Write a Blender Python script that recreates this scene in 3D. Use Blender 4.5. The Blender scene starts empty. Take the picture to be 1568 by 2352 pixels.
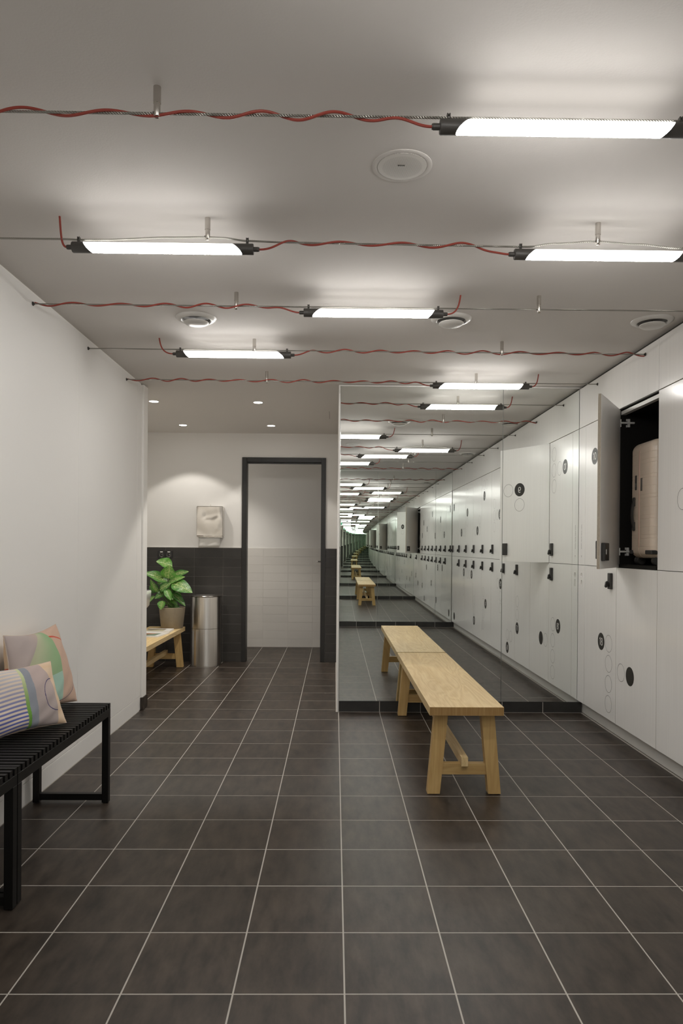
import bpy, bmesh, math, random
from mathutils import Vector, Matrix
C = bpy.context.collection
S = bpy.context.scene
random.seed(7)
PI = math.pi

# ------------------------------------------------------------------ camera
W, H = 1568, 2352
F_PX, CX, CY = 1602.158, 788.377, 1265.298
YAW, PITCH, ROLL, CAM_H = 0.012072, -0.0039655, -0.00736599, 1.19938
right = Vector((math.cos(YAW), -math.sin(YAW), 0)); fwd = Vector((math.sin(YAW), math.cos(YAW), 0)); down = Vector((0, 0, -1))
fwd, down = math.cos(PITCH)*fwd - math.sin(PITCH)*down, math.cos(PITCH)*down + math.sin(PITCH)*fwd
right, down = math.cos(ROLL)*right + math.sin(ROLL)*down, math.cos(ROLL)*down - math.sin(ROLL)*right
cd = bpy.data.cameras.new('camera'); cam = bpy.data.objects.new('camera', cd); C.objects.link(cam)
m3 = Matrix((right, -down, -fwd)).transposed()
cam.matrix_world = Matrix.Translation((0, 0, CAM_H)) @ m3.to_4x4()
cd.sensor_fit = 'HORIZONTAL'; cd.sensor_width = 36; cd.lens = F_PX*36/W
cd.shift_x = (W/2 - CX)/W; cd.shift_y = (CY - H/2)/W
cd.clip_start = 0.02; cd.clip_end = 200
S.camera = cam

# ------------------------------------------------------------------ world, exposure, light levels
wd = bpy.data.worlds.new('world'); S.world = wd; wd.use_nodes = True
wd.node_tree.nodes['Background'].inputs[0].default_value = (0.5, 0.5, 0.5, 1)
wd.node_tree.nodes['Background'].inputs[1].default_value = 0.0
S.view_settings.view_transform = 'Standard'; S.view_settings.look = 'None'
S.view_settings.exposure = 0.0; S.view_settings.gamma = 1.0; S.view_settings.use_curve_mapping = False
S.cycles.max_bounces = 40; S.cycles.glossy_bounces = 36; S.cycles.diffuse_bounces = 9; S.cycles.transmission_bounces = 8
TUBE_STRENGTH = 80.0          # frosted lower half of each tube
TUBE_BACK = 4.6               # light leaking through the translucent back of the tube
TUBE_COLOR = (1.0, 0.975, 0.935)
SPOT_WATTS = 22
SPOT_COLOR = (1.0, 0.95, 0.87)

# ------------------------------------------------------------------ materials
def mat(name, col, rough=0.5, metal=0.0, spec=0.5, noise=None, bump=None, coat=0.0, emit=None, rnd=0.0):
    """noise=(scale xyz, amount, detail): colour mottling;  bump=(scale xyz, strength, distance)"""
    m = bpy.data.materials.new(name); m.use_nodes = True
    nt = m.node_tree; b = nt.nodes['Principled BSDF']; N = nt.nodes.new; L = nt.links.new
    b.inputs['Base Color'].default_value = (*col, 1); b.inputs['Roughness'].default_value = rough
    b.inputs['Metallic'].default_value = metal; b.inputs['Specular IOR Level'].default_value = spec
    b.inputs['Coat Weight'].default_value = coat
    tc = N('ShaderNodeTexCoord')
    out = None
    if noise or rnd:
        base = N('ShaderNodeRGB'); base.outputs[0].default_value = (*col, 1); out = base.outputs[0]
    oi = None
    if rnd:
        oi = N('ShaderNodeObjectInfo')
        mr = N('ShaderNodeMapRange'); mr.inputs[3].default_value = 1-rnd; mr.inputs[4].default_value = 1+rnd
        L(oi.outputs['Random'], mr.inputs[0])
        mx = N('ShaderNodeVectorMath'); mx.operation = 'SCALE'; L(out, mx.inputs[0]); L(mr.outputs[0], mx.inputs[3]); out = mx.outputs[0]
    if noise:
        sc, amt, det = noise
        mp = N('ShaderNodeMapping'); mp.inputs['Scale'].default_value = sc; L(tc.outputs['Object'], mp.inputs[0])
        if oi:
            ad = N('ShaderNodeVectorMath'); ad.operation = 'SCALE'; ad.inputs[0].default_value = (37, 51, 23); L(oi.outputs['Random'], ad.inputs[3]); L(ad.outputs[0], mp.inputs['Location'])
        nz = N('ShaderNodeTexNoise'); nz.inputs['Detail'].default_value = det; nz.inputs['Roughness'].default_value = 0.6; nz.inputs['Scale'].default_value = 1; L(mp.outputs[0], nz.inputs[0])
        mr = N('ShaderNodeMapRange'); mr.inputs[1].default_value = 0.3; mr.inputs[2].default_value = 0.7; mr.inputs[3].default_value = 1-amt; mr.inputs[4].default_value = 1+amt; L(nz.outputs[0], mr.inputs[0])
        mx = N('ShaderNodeVectorMath'); mx.operation = 'SCALE'; L(out, mx.inputs[0]); L(mr.outputs[0], mx.inputs[3]); out = mx.outputs[0]
    if out: L(out, b.inputs['Base Color'])
    if bump:
        sc, st, di = bump[:3]
        mp = N('ShaderNodeMapping'); mp.inputs['Scale'].default_value = sc; L(tc.outputs['Object'], mp.inputs[0])
        nz = N('ShaderNodeTexNoise'); nz.inputs['Scale'].default_value = 1; nz.inputs['Detail'].default_value = 3 if len(bump) < 4 else bump[3]; L(mp.outputs[0], nz.inputs[0])
        bp = N('ShaderNodeBump'); bp.inputs['Strength'].default_value = st; bp.inputs['Distance'].default_value = di; L(nz.outputs[0], bp.inputs['Height']); L(bp.outputs[0], b.inputs['Normal'])
    if emit:
        b.inputs['Emission Color'].default_value = (*emit[0], 1); b.inputs['Emission Strength'].default_value = emit[1]
    return m

def wood(name, axis, tone=1.0, lo=(0.58, 0.41, 0.19), hi=(0.79, 0.625, 0.36)):
    m = bpy.data.materials.new(name); m.use_nodes = True
    nt = m.node_tree; b = nt.nodes['Principled BSDF']; N = nt.nodes.new; L = nt.links.new
    tc = N('ShaderNodeTexCoord'); oi = N('ShaderNodeObjectInfo')
    mp = N('ShaderNodeMapping'); s = [8.0, 8.0, 8.0]; s['XYZ'.index(axis)] = 1.1; mp.inputs['Scale'].default_value = s
    L(tc.outputs['Object'], mp.inputs[0])
    ad = N('ShaderNodeVectorMath'); ad.operation = 'SCALE'; ad.inputs[0].default_value = (17, 31, 11); L(oi.outputs['Random'], ad.inputs[3]); L(ad.outputs[0], mp.inputs['Location'])
    n1 = N('ShaderNodeTexNoise'); n1.inputs['Scale'].default_value = 1.0; n1.inputs['Detail'].default_value = 2; n1.inputs['Distortion'].default_value = 0.6; L(mp.outputs[0], n1.inputs[0])
    mu = N('ShaderNodeMath'); mu.operation = 'MULTIPLY'; mu.inputs[1].default_value = 11; L(n1.outputs[0], mu.inputs[0])
    fr = N('ShaderNodeMath'); fr.operation = 'PINGPONG'; fr.inputs[1].default_value = 0.5; L(mu.outputs[0], fr.inputs[0])
    mp2 = N('ShaderNodeMapping'); s2 = [160.0]*3; s2['XYZ'.index(axis)] = 6.0; mp2.inputs['Scale'].default_value = s2; L(tc.outputs['Object'], mp2.inputs[0])
    n2 = N('ShaderNodeTexNoise'); n2.inputs['Scale'].default_value = 1; n2.inputs['Detail'].default_value = 3; L(mp2.outputs[0], n2.inputs[0])
    a1 = N('ShaderNodeMath'); a1.operation = 'MULTIPLY_ADD'; a1.inputs[1].default_value = 0.55; L(fr.outputs[0], a1.inputs[0])
    a2 = N('ShaderNodeMath'); a2.operation = 'MULTIPLY'; a2.inputs[1].default_value = 0.55; L(n2.outputs[0], a2.inputs[0]); L(a2.outputs[0], a1.inputs[2])
    cr = N('ShaderNodeValToRGB'); e = cr.color_ramp.elements
    e[0].position = 0.15; e[0].color = (lo[0]*tone, lo[1]*tone, lo[2]*tone, 1); e[1].position = 0.75; e[1].color = (hi[0]*tone, hi[1]*tone, hi[2]*tone, 1)
    L(a1.outputs[0], cr.inputs[0])
    mr = N('ShaderNodeMapRange'); mr.inputs[3].default_value = 0.92; mr.inputs[4].default_value = 1.06; L(oi.outputs['Random'], mr.inputs[0])
    sc = N('ShaderNodeVectorMath'); sc.operation = 'SCALE'; L(cr.outputs[0], sc.inputs[0]); L(mr.outputs[0], sc.inputs[3]); L(sc.outputs[0], b.inputs['Base Color'])
    b.inputs['Roughness'].default_value = 0.42; b.inputs['Specular IOR Level'].default_value = 0.4
    bp = N('ShaderNodeBump'); bp.inputs['Strength'].default_value = 0.12; bp.inputs['Distance'].default_value = 0.001; L(n2.outputs[0], bp.inputs['Height']); L(bp.outputs[0], b.inputs['Normal'])
    return m

def mirror_mat(name):
    m = bpy.data.materials.new(name); m.use_nodes = True
    nt = m.node_tree; nt.nodes.remove(nt.nodes['Principled BSDF'])
    g = nt.nodes.new('ShaderNodeBsdfAnisotropic' if False else 'ShaderNodeBsdfGlossy')
    g.inputs['Color'].default_value = (0.925, 0.95, 0.93, 1); g.inputs['Roughness'].default_value = 0.0
    nt.links.new(g.outputs[0], nt.nodes['Material Output'].inputs[0])
    return m

def attr_mat(name, rough=0.9):
    m = bpy.data.materials.new(name); m.use_nodes = True
    nt = m.node_tree; b = nt.nodes['Principled BSDF']
    a = nt.nodes.new('ShaderNodeAttribute'); a.attribute_name = 'print'; nt.links.new(a.outputs[0], b.inputs['Base Color'])
    b.inputs['Roughness'].default_value = rough; b.inputs['Specular IOR Level'].default_value = 0.2
    b.inputs['Sheen Weight'].default_value = 0.15
    tc = nt.nodes.new('ShaderNodeTexCoord'); nz = nt.nodes.new('ShaderNodeTexNoise'); nz.inputs['Scale'].default_value = 420
    nt.links.new(tc.outputs['Object'], nz.inputs[0]); bp = nt.nodes.new('ShaderNodeBump'); bp.inputs['Strength'].default_value = 0.25; bp.inputs['Distance'].default_value = 0.001
    nt.links.new(nz.outputs[0], bp.inputs['Height']); nt.links.new(bp.outputs[0], b.inputs['Normal'])
    return m

def leaf_mat(name, pale):
    m = bpy.data.materials.new(name); m.use_nodes = True
    nt = m.node_tree; b = nt.nodes['Principled BSDF']; N = nt.nodes.new; L = nt.links.new
    uv = N('ShaderNodeUVMap'); uv.uv_map = 'UVMap'
    sx = N('ShaderNodeSeparateXYZ'); L(uv.outputs[0], sx.inputs[0])
    ab = N('ShaderNodeMath'); ab.operation = 'ABSOLUTE'; L(sx.outputs[1], ab.inputs[0])          # |v| across
    st = N('ShaderNodeMath'); st.operation = 'MULTIPLY_ADD'; st.inputs[1].default_value = -0.32; L(ab.outputs[0], st.inputs[0]); L(sx.outputs[0], st.inputs[2])
    nz = N('ShaderNodeTexNoise'); nz.inputs['Scale'].default_value = 9; L(uv.outputs[0], nz.inputs[0])
    ns = N('ShaderNodeMath'); ns.operation = 'MULTIPLY_ADD'; ns.inputs[1].default_value = 0.05; L(nz.outputs[0], ns.inputs[0]); L(st.outputs[0], ns.inputs[2])
    fq = N('ShaderNodeMath'); fq.operation = 'MULTIPLY'; fq.inputs[1].default_value = 75; L(ns.outputs[0], fq.inputs[0])
    sn = N('ShaderNodeMath'); sn.operation = 'SINE'; L(fq.outputs[0], sn.inputs[0])
    mk = N('ShaderNodeMapRange'); mk.inputs[1].default_value = 0.80; mk.inputs[2].default_value = 0.45; L(ab.outputs[0], mk.inputs[0])
    m1 = N('ShaderNodeMapRange'); m1.inputs[1].default_value = -0.1; m1.inputs[2].default_value = 0.55; L(sn.outputs[0], m1.inputs[0])
    n3 = N('ShaderNodeTexNoise'); n3.inputs['Scale'].default_value = 6; L(uv.outputs[0], n3.inputs[0])
    m3_ = N('ShaderNodeMapRange'); m3_.inputs[1].default_value = 0.42; m3_.inputs[2].default_value = 0.6; m3_.inputs[4].default_value = pale; L(n3.outputs[0], m3_.inputs[0])
    p1 = N('ShaderNodeMath'); p1.operation = 'MULTIPLY'; L(mk.outputs[0], p1.inputs[0]); L(m1.outputs[0], p1.inputs[1])
    p2 = N('ShaderNodeMath'); p2.operation = 'MULTIPLY'; L(p1.outputs[0], p2.inputs[0]); L(m3_.outputs[0], p2.inputs[1])
    mr = N('ShaderNodeMapRange'); mr.inputs[1].default_value = 0.07; mr.inputs[2].default_value = 0.03; mr.inputs[4].default_value = 0.6; L(ab.outputs[0], mr.inputs[0])
    mxm = N('ShaderNodeMath'); mxm.operation = 'MAXIMUM'; L(p2.outputs[0], mxm.inputs[0]); L(mr.outputs[0], mxm.inputs[1])
    oi = N('ShaderNodeObjectInfo')
    gr = N('ShaderNodeMix'); gr.data_type = 'RGBA'; gr.inputs[6].default_value = (0.025, 0.115, 0.014, 1); gr.inputs[7].default_value = (0.075, 0.24, 0.024, 1); L(oi.outputs['Random'], gr.inputs[0])
    mx = N('ShaderNodeMix'); mx.data_type = 'RGBA'; mx.inputs[7].default_value = (0.50, 0.56, 0.24, 1); L(gr.outputs[2], mx.inputs[6]); L(mxm.outputs[0], mx.inputs[0])
    L(mx.outputs[2], b.inputs['Base Color']); b.inputs['Roughness'].default_value = 0.35
    return m

wall_white = mat('wall_white', (0.82, 0.806, 0.784), 0.55, spec=0.3, bump=((90, 90, 90), 0.05, 0.002))
ceil_paint = mat('ceiling_paint', (0.675, 0.645, 0.618), 0.85, spec=0.2, bump=((160, 160, 160), 0.15, 0.002))
hall_ceil = mat('hall_ceiling_paint', (0.62, 0.60, 0.56), 0.85, spec=0.2)
joint_white = mat('joint_white', (0.86, 0.845, 0.815), 0.6)
laminate = mat('laminate_white', (0.885, 0.873, 0.853), 0.18, spec=0.55, noise=((60, 60, 1.2), 0.018, 3), bump=((300, 300, 4), 0.04, 0.001))
gap_dark = mat('gap_dark', (0.035, 0.032, 0.028), 0.8)
carc_grey = mat('carcass_grey', (0.25, 0.24, 0.23), 0.7)
kick = mat('kickboard_grey', (0.66, 0.645, 0.615), 0.4)
floor_tile_m = mat('floor_tile_anthracite', (0.0400, 0.0298, 0.0225), 0.42, spec=0.42, noise=((22, 7, 8), 0.55, 9), bump=((60, 60, 60), 0.08, 0.002), rnd=0.10)
grout = mat('grout_beige', (0.44, 0.41, 0.37), 0.9)
kerb_m = mat('kerb_tile_anthracite', (0.030, 0.029, 0.027), 0.4, noise=((6, 6, 6), 0.3, 5), rnd=0.1)
dark_tile = mat('wall_tile_black', (0.034, 0.031, 0.028), 0.38, noise=((8, 8, 8), 0.12, 3), rnd=0.10)
dark_grout = mat('wall_grout_grey', (0.21, 0.195, 0.175), 0.9)
light_tile = mat('wall_tile_light_grey', (0.70, 0.675, 0.64), 0.25, rnd=0.03)
light_grout = mat('wall_grout_light', (0.66, 0.64, 0.60), 0.9)
frame_black = mat('frame_black', (0.018, 0.017, 0.016), 0.4)
black_metal = mat('powder_coated_black', (0.0065, 0.006, 0.0055), 0.45, spec=0.3)
lamp_black = mat('lamp_cap_black', (0.058, 0.053, 0.048), 0.45)
steel = mat('stainless_steel', (0.62, 0.59, 0.55), 0.22, 1.0, bump=((400, 400, 8), 0.04, 0.001))
brushed = mat('brushed_steel', (0.70, 0.675, 0.64), 0.17, 1.0, noise=((220, 220, 1.0), 0.10, 2), bump=((25, 25, 0.4), 0.10, 0.004))
_n = brushed.node_tree; _p = _n.nodes['Principled BSDF']; _t = _n.nodes.new('ShaderNodeTangent'); _t.direction_type = 'RADIAL'; _t.axis = 'Z'
_p.inputs['Anisotropic'].default_value = 0.8; _p.inputs['Anisotropic Rotation'].default_value = 0.25; _p.inputs['Roughness'].default_value = 0.30; _n.links.new(_t.outputs[0], _p.inputs['Tangent'])
wavy_steel = mat('pressed_steel', (0.64, 0.61, 0.57), 0.16, 1.0, bump=((6.5, 6.5, 6.5), 0.6, 0.03, 0.5))
rope_m = mat('wire_rope_steel', (0.34, 0.33, 0.30), 0.35, 0.9)
cord_red = mat('cord_red', (0.31, 0.050, 0.034), 0.55)
diffuser = mat('lamp_diffuser', (0.9, 0.9, 0.9), 0.5, emit=(TUBE_COLOR, TUBE_STRENGTH))
tube_back = mat('lamp_back', (0.9, 0.9, 0.9), 0.5, emit=(TUBE_COLOR, TUBE_BACK))
spot_glow = mat('downlight_glow', (0.9, 0.9, 0.9), 0.5, emit=((1.0, 0.97, 0.93), 14.0))
vent_white = mat('vent_white', (0.62, 0.60, 0.57), 0.28)
mirror_m = mirror_mat('silvered_mirror')
ink = mat('badge_ink', (0.036, 0.034, 0.030), 0.42, spec=0.3)
ink_line = mat('ring_ink', (0.05, 0.048, 0.044), 0.4)
print_white = mat('print_white', (0.80, 0.79, 0.76), 0.4)
print_grey = mat('print_grey', (0.34, 0.33, 0.31), 0.5)
lock_m = mat('lock_black', (0.040, 0.037, 0.034), 0.45)
lock_dark = mat('lock_knob_black', (0.022, 0.020, 0.018), 0.4)
door_edge = mat('door_edge_ply', (0.36, 0.315, 0.25), 0.6, noise=((300, 300, 60), 0.12, 2))
door_inner = mat('door_inner_grey', (0.78, 0.765, 0.74), 0.45)
interior_black = mat('locker_interior_black', (0.009, 0.008, 0.007), 0.6, spec=0.2)
chrome = mat('chrome', (0.75, 0.74, 0.71), 0.12, 1.0)
hinge_steel = mat('hinge_steel', (0.88, 0.87, 0.84), 0.3, 0.35)
case_shell = mat('suitcase_shell_sand', (0.84, 0.71, 0.585), 0.30, noise=((14, 14, 14), 0.03, 3))
case_rim = mat('suitcase_rim_pink', (0.78, 0.55, 0.46), 0.5)
case_black = mat('suitcase_black', (0.05, 0.048, 0.045), 0.45)
case_plate = mat('suitcase_plate_grey', (0.24, 0.225, 0.21), 0.3, 0.7)
pot_m = mat('pot_concrete', (0.255, 0.21, 0.145), 0.75, noise=((14, 14, 7), 0.14, 4))
soil = mat('soil', (0.02, 0.014, 0.009), 1.0)
stem_green = mat('stem_green', (0.10, 0.19, 0.045), 0.5)
leafA = leaf_mat('leaf_variegated', 1.0); leafB = leaf_mat('leaf_dark', 0.55)
paper = mat('paper_white', (0.78, 0.77, 0.74), 0.7)
porcelain = mat('porcelain', (0.82, 0.81, 0.79), 0.12, coat=0.5)
socket_m = mat('socket_black', (0.012, 0.012, 0.012), 0.3)
sign_green = mat('sign_green', (0.01, 0.20, 0.10), 0.5, emit=((0.02, 0.30, 0.16), 0.9))
sign_white = mat('sign_white', (0.8, 0.85, 0.8), 0.5, emit=((0.9, 1.0, 0.92), 1.4))
cushion_m = attr_mat('cushion_print')
cover_m = attr_mat('magazine_print', 0.35)
oakY, oakZ, oakX = wood('oak_along_length', 'Y'), wood('oak_upright', 'Z', 0.92, (0.52, 0.33, 0.125), (0.70, 0.49, 0.215)), wood('oak_across', 'X', 0.85, (0.52, 0.33, 0.125), (0.70, 0.49, 0.215))
oakE = wood('oak_end_grain', 'Z', 0.62, (0.46, 0.26, 0.09), (0.66, 0.42, 0.17))

# ------------------------------------------------------------------ mesh helpers
def box(bm, x0, y0, z0, x1, y1, z1, bev=0.0):
    r = bmesh.ops.create_cube(bm, size=1.0)
    bmesh.ops.scale(bm, vec=(x1-x0, y1-y0, z1-z0), verts=r['verts'])
    bmesh.ops.translate(bm, vec=((x0+x1)/2, (y0+y1)/2, (z0+z1)/2), verts=r['verts'])
    if bev:
        ed = list({e for v in r['verts'] for e in v.link_edges})
        bmesh.ops.bevel(bm, geom=ed, offset=bev, segments=1, affect='EDGES', profile=0.5)

def prism(bm, poly, axis, a, b):
    """poly: list of 2-D points in the plane across axis ('x': (y,z), 'y': (x,z), 'z': (x,y))"""
    f = {'x': lambda p, t: (t, p[0], p[1]), 'y': lambda p, t: (p[0], t, p[1]), 'z': lambda p, t: (p[0], p[1], t)}[axis]
    A = [bm.verts.new(f(p, a)) for p in poly]; B = [bm.verts.new(f(p, b)) for p in poly]
    n = len(poly)
    bm.faces.new(A); bm.faces.new(B[::-1])
    for i in range(n): bm.faces.new((A[i], B[i], B[(i+1) % n], A[(i+1) % n]))

def cyl(bm, p0, p1, r0, r1=None, seg=16, caps=True):
    r1 = r0 if r1 is None else r1
    p0, p1 = Vector(p0), Vector(p1); d = (p1-p0).normalized()
    u = d.orthogonal().normalized(); v = d.cross(u)
    A = [bm.verts.new(p0 + r0*(math.cos(t)*u + math.sin(t)*v)) for t in [2*PI*i/seg for i in range(seg)]]
    B = [bm.verts.new(p1 + r1*(math.cos(t)*u + math.sin(t)*v)) for t in [2*PI*i/seg for i in range(seg)]]
    for i in range(seg): bm.faces.new((A[i], A[(i+1) % seg], B[(i+1) % seg], B[i]))
    if caps: bm.faces.new(A[::-1]); bm.faces.new(B)

def lathe(bm, prof, c=(0, 0, 0), seg=32, close=False):
    rings = []
    for r, z in prof:
        if r < 1e-6: rings.append([bm.verts.new((c[0], c[1], c[2]+z))])
        else: rings.append([bm.verts.new((c[0]+r*math.cos(2*PI*i/seg), c[1]+r*math.sin(2*PI*i/seg), c[2]+z)) for i in range(seg)])
    for A, B in zip(rings, rings[1:]):
        for i in range(seg):
            j = (i+1) % seg
            q = [A[i % len(A)], A[j % len(A)], B[j % len(B)], B[i % len(B)]]
            q = [v for k, v in enumerate(q) if v not in q[:k]]
            if len(q) > 2: bm.faces.new(q)

def tube(bm, pts, r, seg=8, up=None):
    pts = [Vector(p) for p in pts]; rings = []; n = len(pts)
    u = None
    for i, p in enumerate(pts):
        d = (pts[min(i+1, n-1)] - pts[max(i-1, 0)]).normalized()
        if u is None: u = d.orthogonal().normalized()
        u = (u - d*u.dot(d)).normalized(); v = d.cross(u)
        rr = r[i] if isinstance(r, (list, tuple)) else r
        rings.append([bm.verts.new(p + rr*(math.cos(t)*u + math.sin(t)*v)) for t in [2*PI*k/seg for k in range(seg)]])
    for A, B in zip(rings, rings[1:]):
        for k in range(seg): bm.faces.new((A[k], A[(k+1) % seg], B[(k+1) % seg], B[k]))
    bm.faces.new(rings[0][::-1]); bm.faces.new(rings[-1])

def loft(bm, rings, caps=True):
    R = [[bm.verts.new(p) for p in ring] for ring in rings]; n = len(R[0])
    for A, B in zip(R, R[1:]):
        for k in range(n): bm.faces.new((A[k], A[(k+1) % n], B[(k+1) % n], B[k]))
    if caps: bm.faces.new(R[0][::-1]); bm.faces.new(R[-1])

def fin(bm, smooth=False, name='mesh'):
    bmesh.ops.recalc_face_normals(bm, faces=bm.faces[:])
    me = bpy.data.meshes.new(name); bm.to_mesh(me); bm.free()
    if smooth:
        for p in me.polygons: p.use_smooth = True
        try: me.set_sharp_from_angle(angle=math.radians(40))
        except Exception: pass
    return me

def mk(fn, *a, smooth=False, **k):
    bm = bmesh.new(); fn(bm, *a, **k); return fin(bm, smooth)

def obj(name, me, m=None, parent=None, loc=(0, 0, 0), rot=(0, 0, 0)):
    o = bpy.data.objects.new(name, me); C.objects.link(o)
    if m is not None:
        ms = m if isinstance(m, (list, tuple)) else [m]
        if len(me.materials) == 0:
            for q in ms: me.materials.append(q)
        elif me.materials[0] is not ms[0]:
            for i, q in enumerate(ms): o.material_slots[i].link = 'OBJECT'; o.material_slots[i].material = q
    o.location = loc; o.rotation_euler = rot
    if parent is not None: o.parent = parent
    return o

def thing(name, label, cat, loc=(0, 0, 0), rot=(0, 0, 0), group=None):
    o = bpy.data.objects.new(name, None); C.objects.link(o); o.location = loc; o.rotation_euler = rot; o.empty_display_size = 0.1
    o['label'] = label; o['category'] = cat
    if group: o['group'] = group
    return o

def struct(name, me, m):
    o = obj(name, me, m); o['kind'] = 'structure'; return o

def copy_thing(src, label, loc=None, rot=None):
    r = src.copy(); C.objects.link(r); r['label'] = label
    if loc is not None: r.location = loc
    if rot is not None: r.rotation_euler = rot
    for ch in list(src.children):
        c = ch.copy(); C.objects.link(c); c.parent = r
        for g in list(ch.children):
            d = g.copy(); C.objects.link(d); d.parent = c
    return r

_txt = {}
def text_mesh(s, size, depth=0.0004, squeeze=1.0):
    """text in the XY plane, centred, converted to a mesh"""
    key = (s, size, depth, squeeze)
    if key in _txt: return _txt[key]
    cu = bpy.data.curves.new('text', 'FONT'); cu.body = s; cu.size = size; cu.align_x = 'CENTER'; cu.align_y = 'CENTER'; cu.extrude = depth; cu.space_character = squeeze; cu.resolution_u = 4
    cu.offset = 0.0001
    o = bpy.data.objects.new('text', cu); C.objects.link(o)
    bpy.context.view_layer.update()
    me = bpy.data.meshes.new_from_object(o.evaluated_get(bpy.context.evaluated_depsgraph_get()))
    bpy.data.objects.remove(o); bpy.data.curves.remove(cu)
    _txt[key] = me
    return me

def plate_with_holes(outer, holes, depth):
    """flat plate in XY with real holes, thickness 2*depth"""
    cu = bpy.data.curves.new('plate', 'CURVE'); cu.dimensions = '2D'; cu.fill_mode = 'BOTH'; cu.extrude = depth
    for pl in [outer]+holes:
        sp = cu.splines.new('POLY'); sp.points.add(len(pl)-1); sp.use_cyclic_u = True
        for q, p in zip(sp.points, pl): q.co = (p[0], p[1], 0, 1)
    o = bpy.data.objects.new('plate', cu); C.objects.link(o); bpy.context.view_layer.update()
    me = bpy.data.meshes.new_from_object(o.evaluated_get(bpy.context.evaluated_depsgraph_get()))
    bpy.data.objects.remove(o); bpy.data.curves.remove(cu)
    return me

# ================================================================== SETTING
XW, XL, YM, YR, YB, YC, ZC = -1.421, 1.785, 5.10, -0.46, 7.325, 8.43, 2.395
HX = -2.14                                   # left wall of the hall
GX, GY, T = 0.0343, 1.8714, 0.30             # floor grid

# floor: slab in the grout colour, tiles standing a hair proud of it
def fl(bm):
    box(bm, XW-0.25, YR-0.05, -0.06, 2.45, YM+0.12, -0.0005)
    box(bm, HX-0.1, YM+0.12, -0.06, 0.6, YC+0.05, -0.0005)
floor = struct('floor', mk(fl), grout)
tile_me = {}
def floor_tile_mesh(w, d):
    k = (round(w, 3), round(d, 3))
    if k not in tile_me:
        bm = bmesh.new(); b = 0.0007
        A = [bm.verts.new(p) for p in ((-w/2, -d/2, -0.004), (w/2, -d/2, -0.004), (w/2, d/2, -0.004), (-w/2, d/2, -0.004))]
        B = [bm.verts.new(p) for p in ((-w/2+b, -d/2+b, 0), (w/2-b, -d/2+b, 0), (w/2-b, d/2-b, 0), (-w/2+b, d/2-b, 0))]
        bm.faces.new(B)
        for i in range(4): bm.faces.new((A[i], A[(i+1) % 4], B[(i+1) % 4], B[i]))
        tile_me[k] = fin(bm)
    return tile_me[k]
tiles = []
J = 0.0017
def clip_tiles(xa, xb, ya, yb):
    i0, i1 = math.floor((xa-GX)/T), math.ceil((xb-GX)/T); j0, j1 = math.floor((ya-GY)/T), math.ceil((yb-GY)/T)
    for i in range(i0, i1):
        for j in range(j0, j1):
            x0, x1 = max(GX+i*T+J, xa), min(GX+(i+1)*T-J, xb); y0, y1 = max(GY+j*T+J, ya), min(GY+(j+1)*T-J, yb)
            if x1-x0 > 0.012 and y1-y0 > 0.012: tiles.append((x0, x1, y0, y1))
YK = YM+0.004
clip_tiles(XW+0.003, 1.815, YR+0.012, YK-0.002)
YS = GY + 18*T
clip_tiles(HX+0.003, 0.015, YK-0.002, YS-J)
clip_tiles(HX+0.003, -1.1657-J, YS+J, YB-0.004)
clip_tiles(-1.1657+J, 0.015, YS+J, YC-0.012)
tiles.sort(key=lambda t: -(min(t[3]-t[2], 0.3)*(t[1]-t[0]))/max(0.5, abs((t[2]+t[3])/2))**2 + (100 if t[3] < 1.3 else 0))
rest = bmesh.new()
for n, (x0, x1, y0, y1) in enumerate(tiles):
    if n < 296:
        o = obj('floor_tile', floor_tile_mesh(x1-x0, y1-y0), floor_tile_m, floor, ((x0+x1)/2, (y0+y1)/2, random.uniform(-0.0003, 0.0002)))
    else:
        box(rest, x0, y0, -0.004, x1, y1, 0)
ro = obj('floor_tile_field', fin(rest), floor_tile_m, floor); ro['kind'] = 'stuff'

# ceiling
def ce(bm):
    box(bm, XW-0.25, YR-0.1, ZC, 2.45, YM+0.01, ZC+0.1)
    box(bm, HX-0.1, YM+0.01, ZC, 0.05, YB+0.1, ZC+0.1)
    box(bm, -1.6, YB+0.1, ZC, 0.6, YC+0.05, ZC+0.1)
ceiling = struct('ceiling', mk(ce), ceil_paint)
obj('joint', mk(box, -0.0600, 6.11, ZC-0.0012, -0.0575, 6.46, ZC+0.001), gap_dark, ceiling)

# left wall: backing + panels + baseboard
wl = struct('wall_left', mk(box, XW-0.16, YR-0.1, 0, XW-0.010, 5.14, ZC), joint_white)
ys = [YR, 0.283, 1.482, 2.681, 3.878, 5.018, 5.139]
for a, b in zip(ys, ys[1:]):
    obj('wall_panel', mk(box, XW-0.010, a+0.0012, 0.104, XW, b-0.0012, 2.380, bev=0.0012), wall_white, wl)
struct('baseboard_left', mk(box, XW-0.0099, YR, 0.0005, XW, 5.139, 0.1015, bev=0.0012), wall_white)
we = struct('trim_1', mk(box, XW-0.16, 5.1405, 0, XW+0.012, 5.25, 2.388, bev=0.002), joint_white)
obj('skirting_tile', mk(box, XW+0.012, 5.135, 0.001, XW+0.021, 5.252, 0.092, bev=0.0015), floor_tile_m, we)
obj('skirting_tile', mk(box, XW-0.15, 5.2505, 0.001, XW+0.0205, 5.259, 0.092, bev=0.0015), floor_tile_m, we)
obj('skirting_tile', mk(box, XW+0.0008, 5.128, 0.001, XW+0.0208, 5.1348, 0.092, bev=0.0015), floor_tile_m, we)
# hall left wall and the return behind the locker-room wall
struct('wall_hall_left', mk(box, HX-0.1, 5.14, 0, HX, YB, ZC), wall_white)
struct('wall_hall_return', mk(box, HX, 5.14, 0, XW-0.1605, 5.24, ZC), wall_white)

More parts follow.
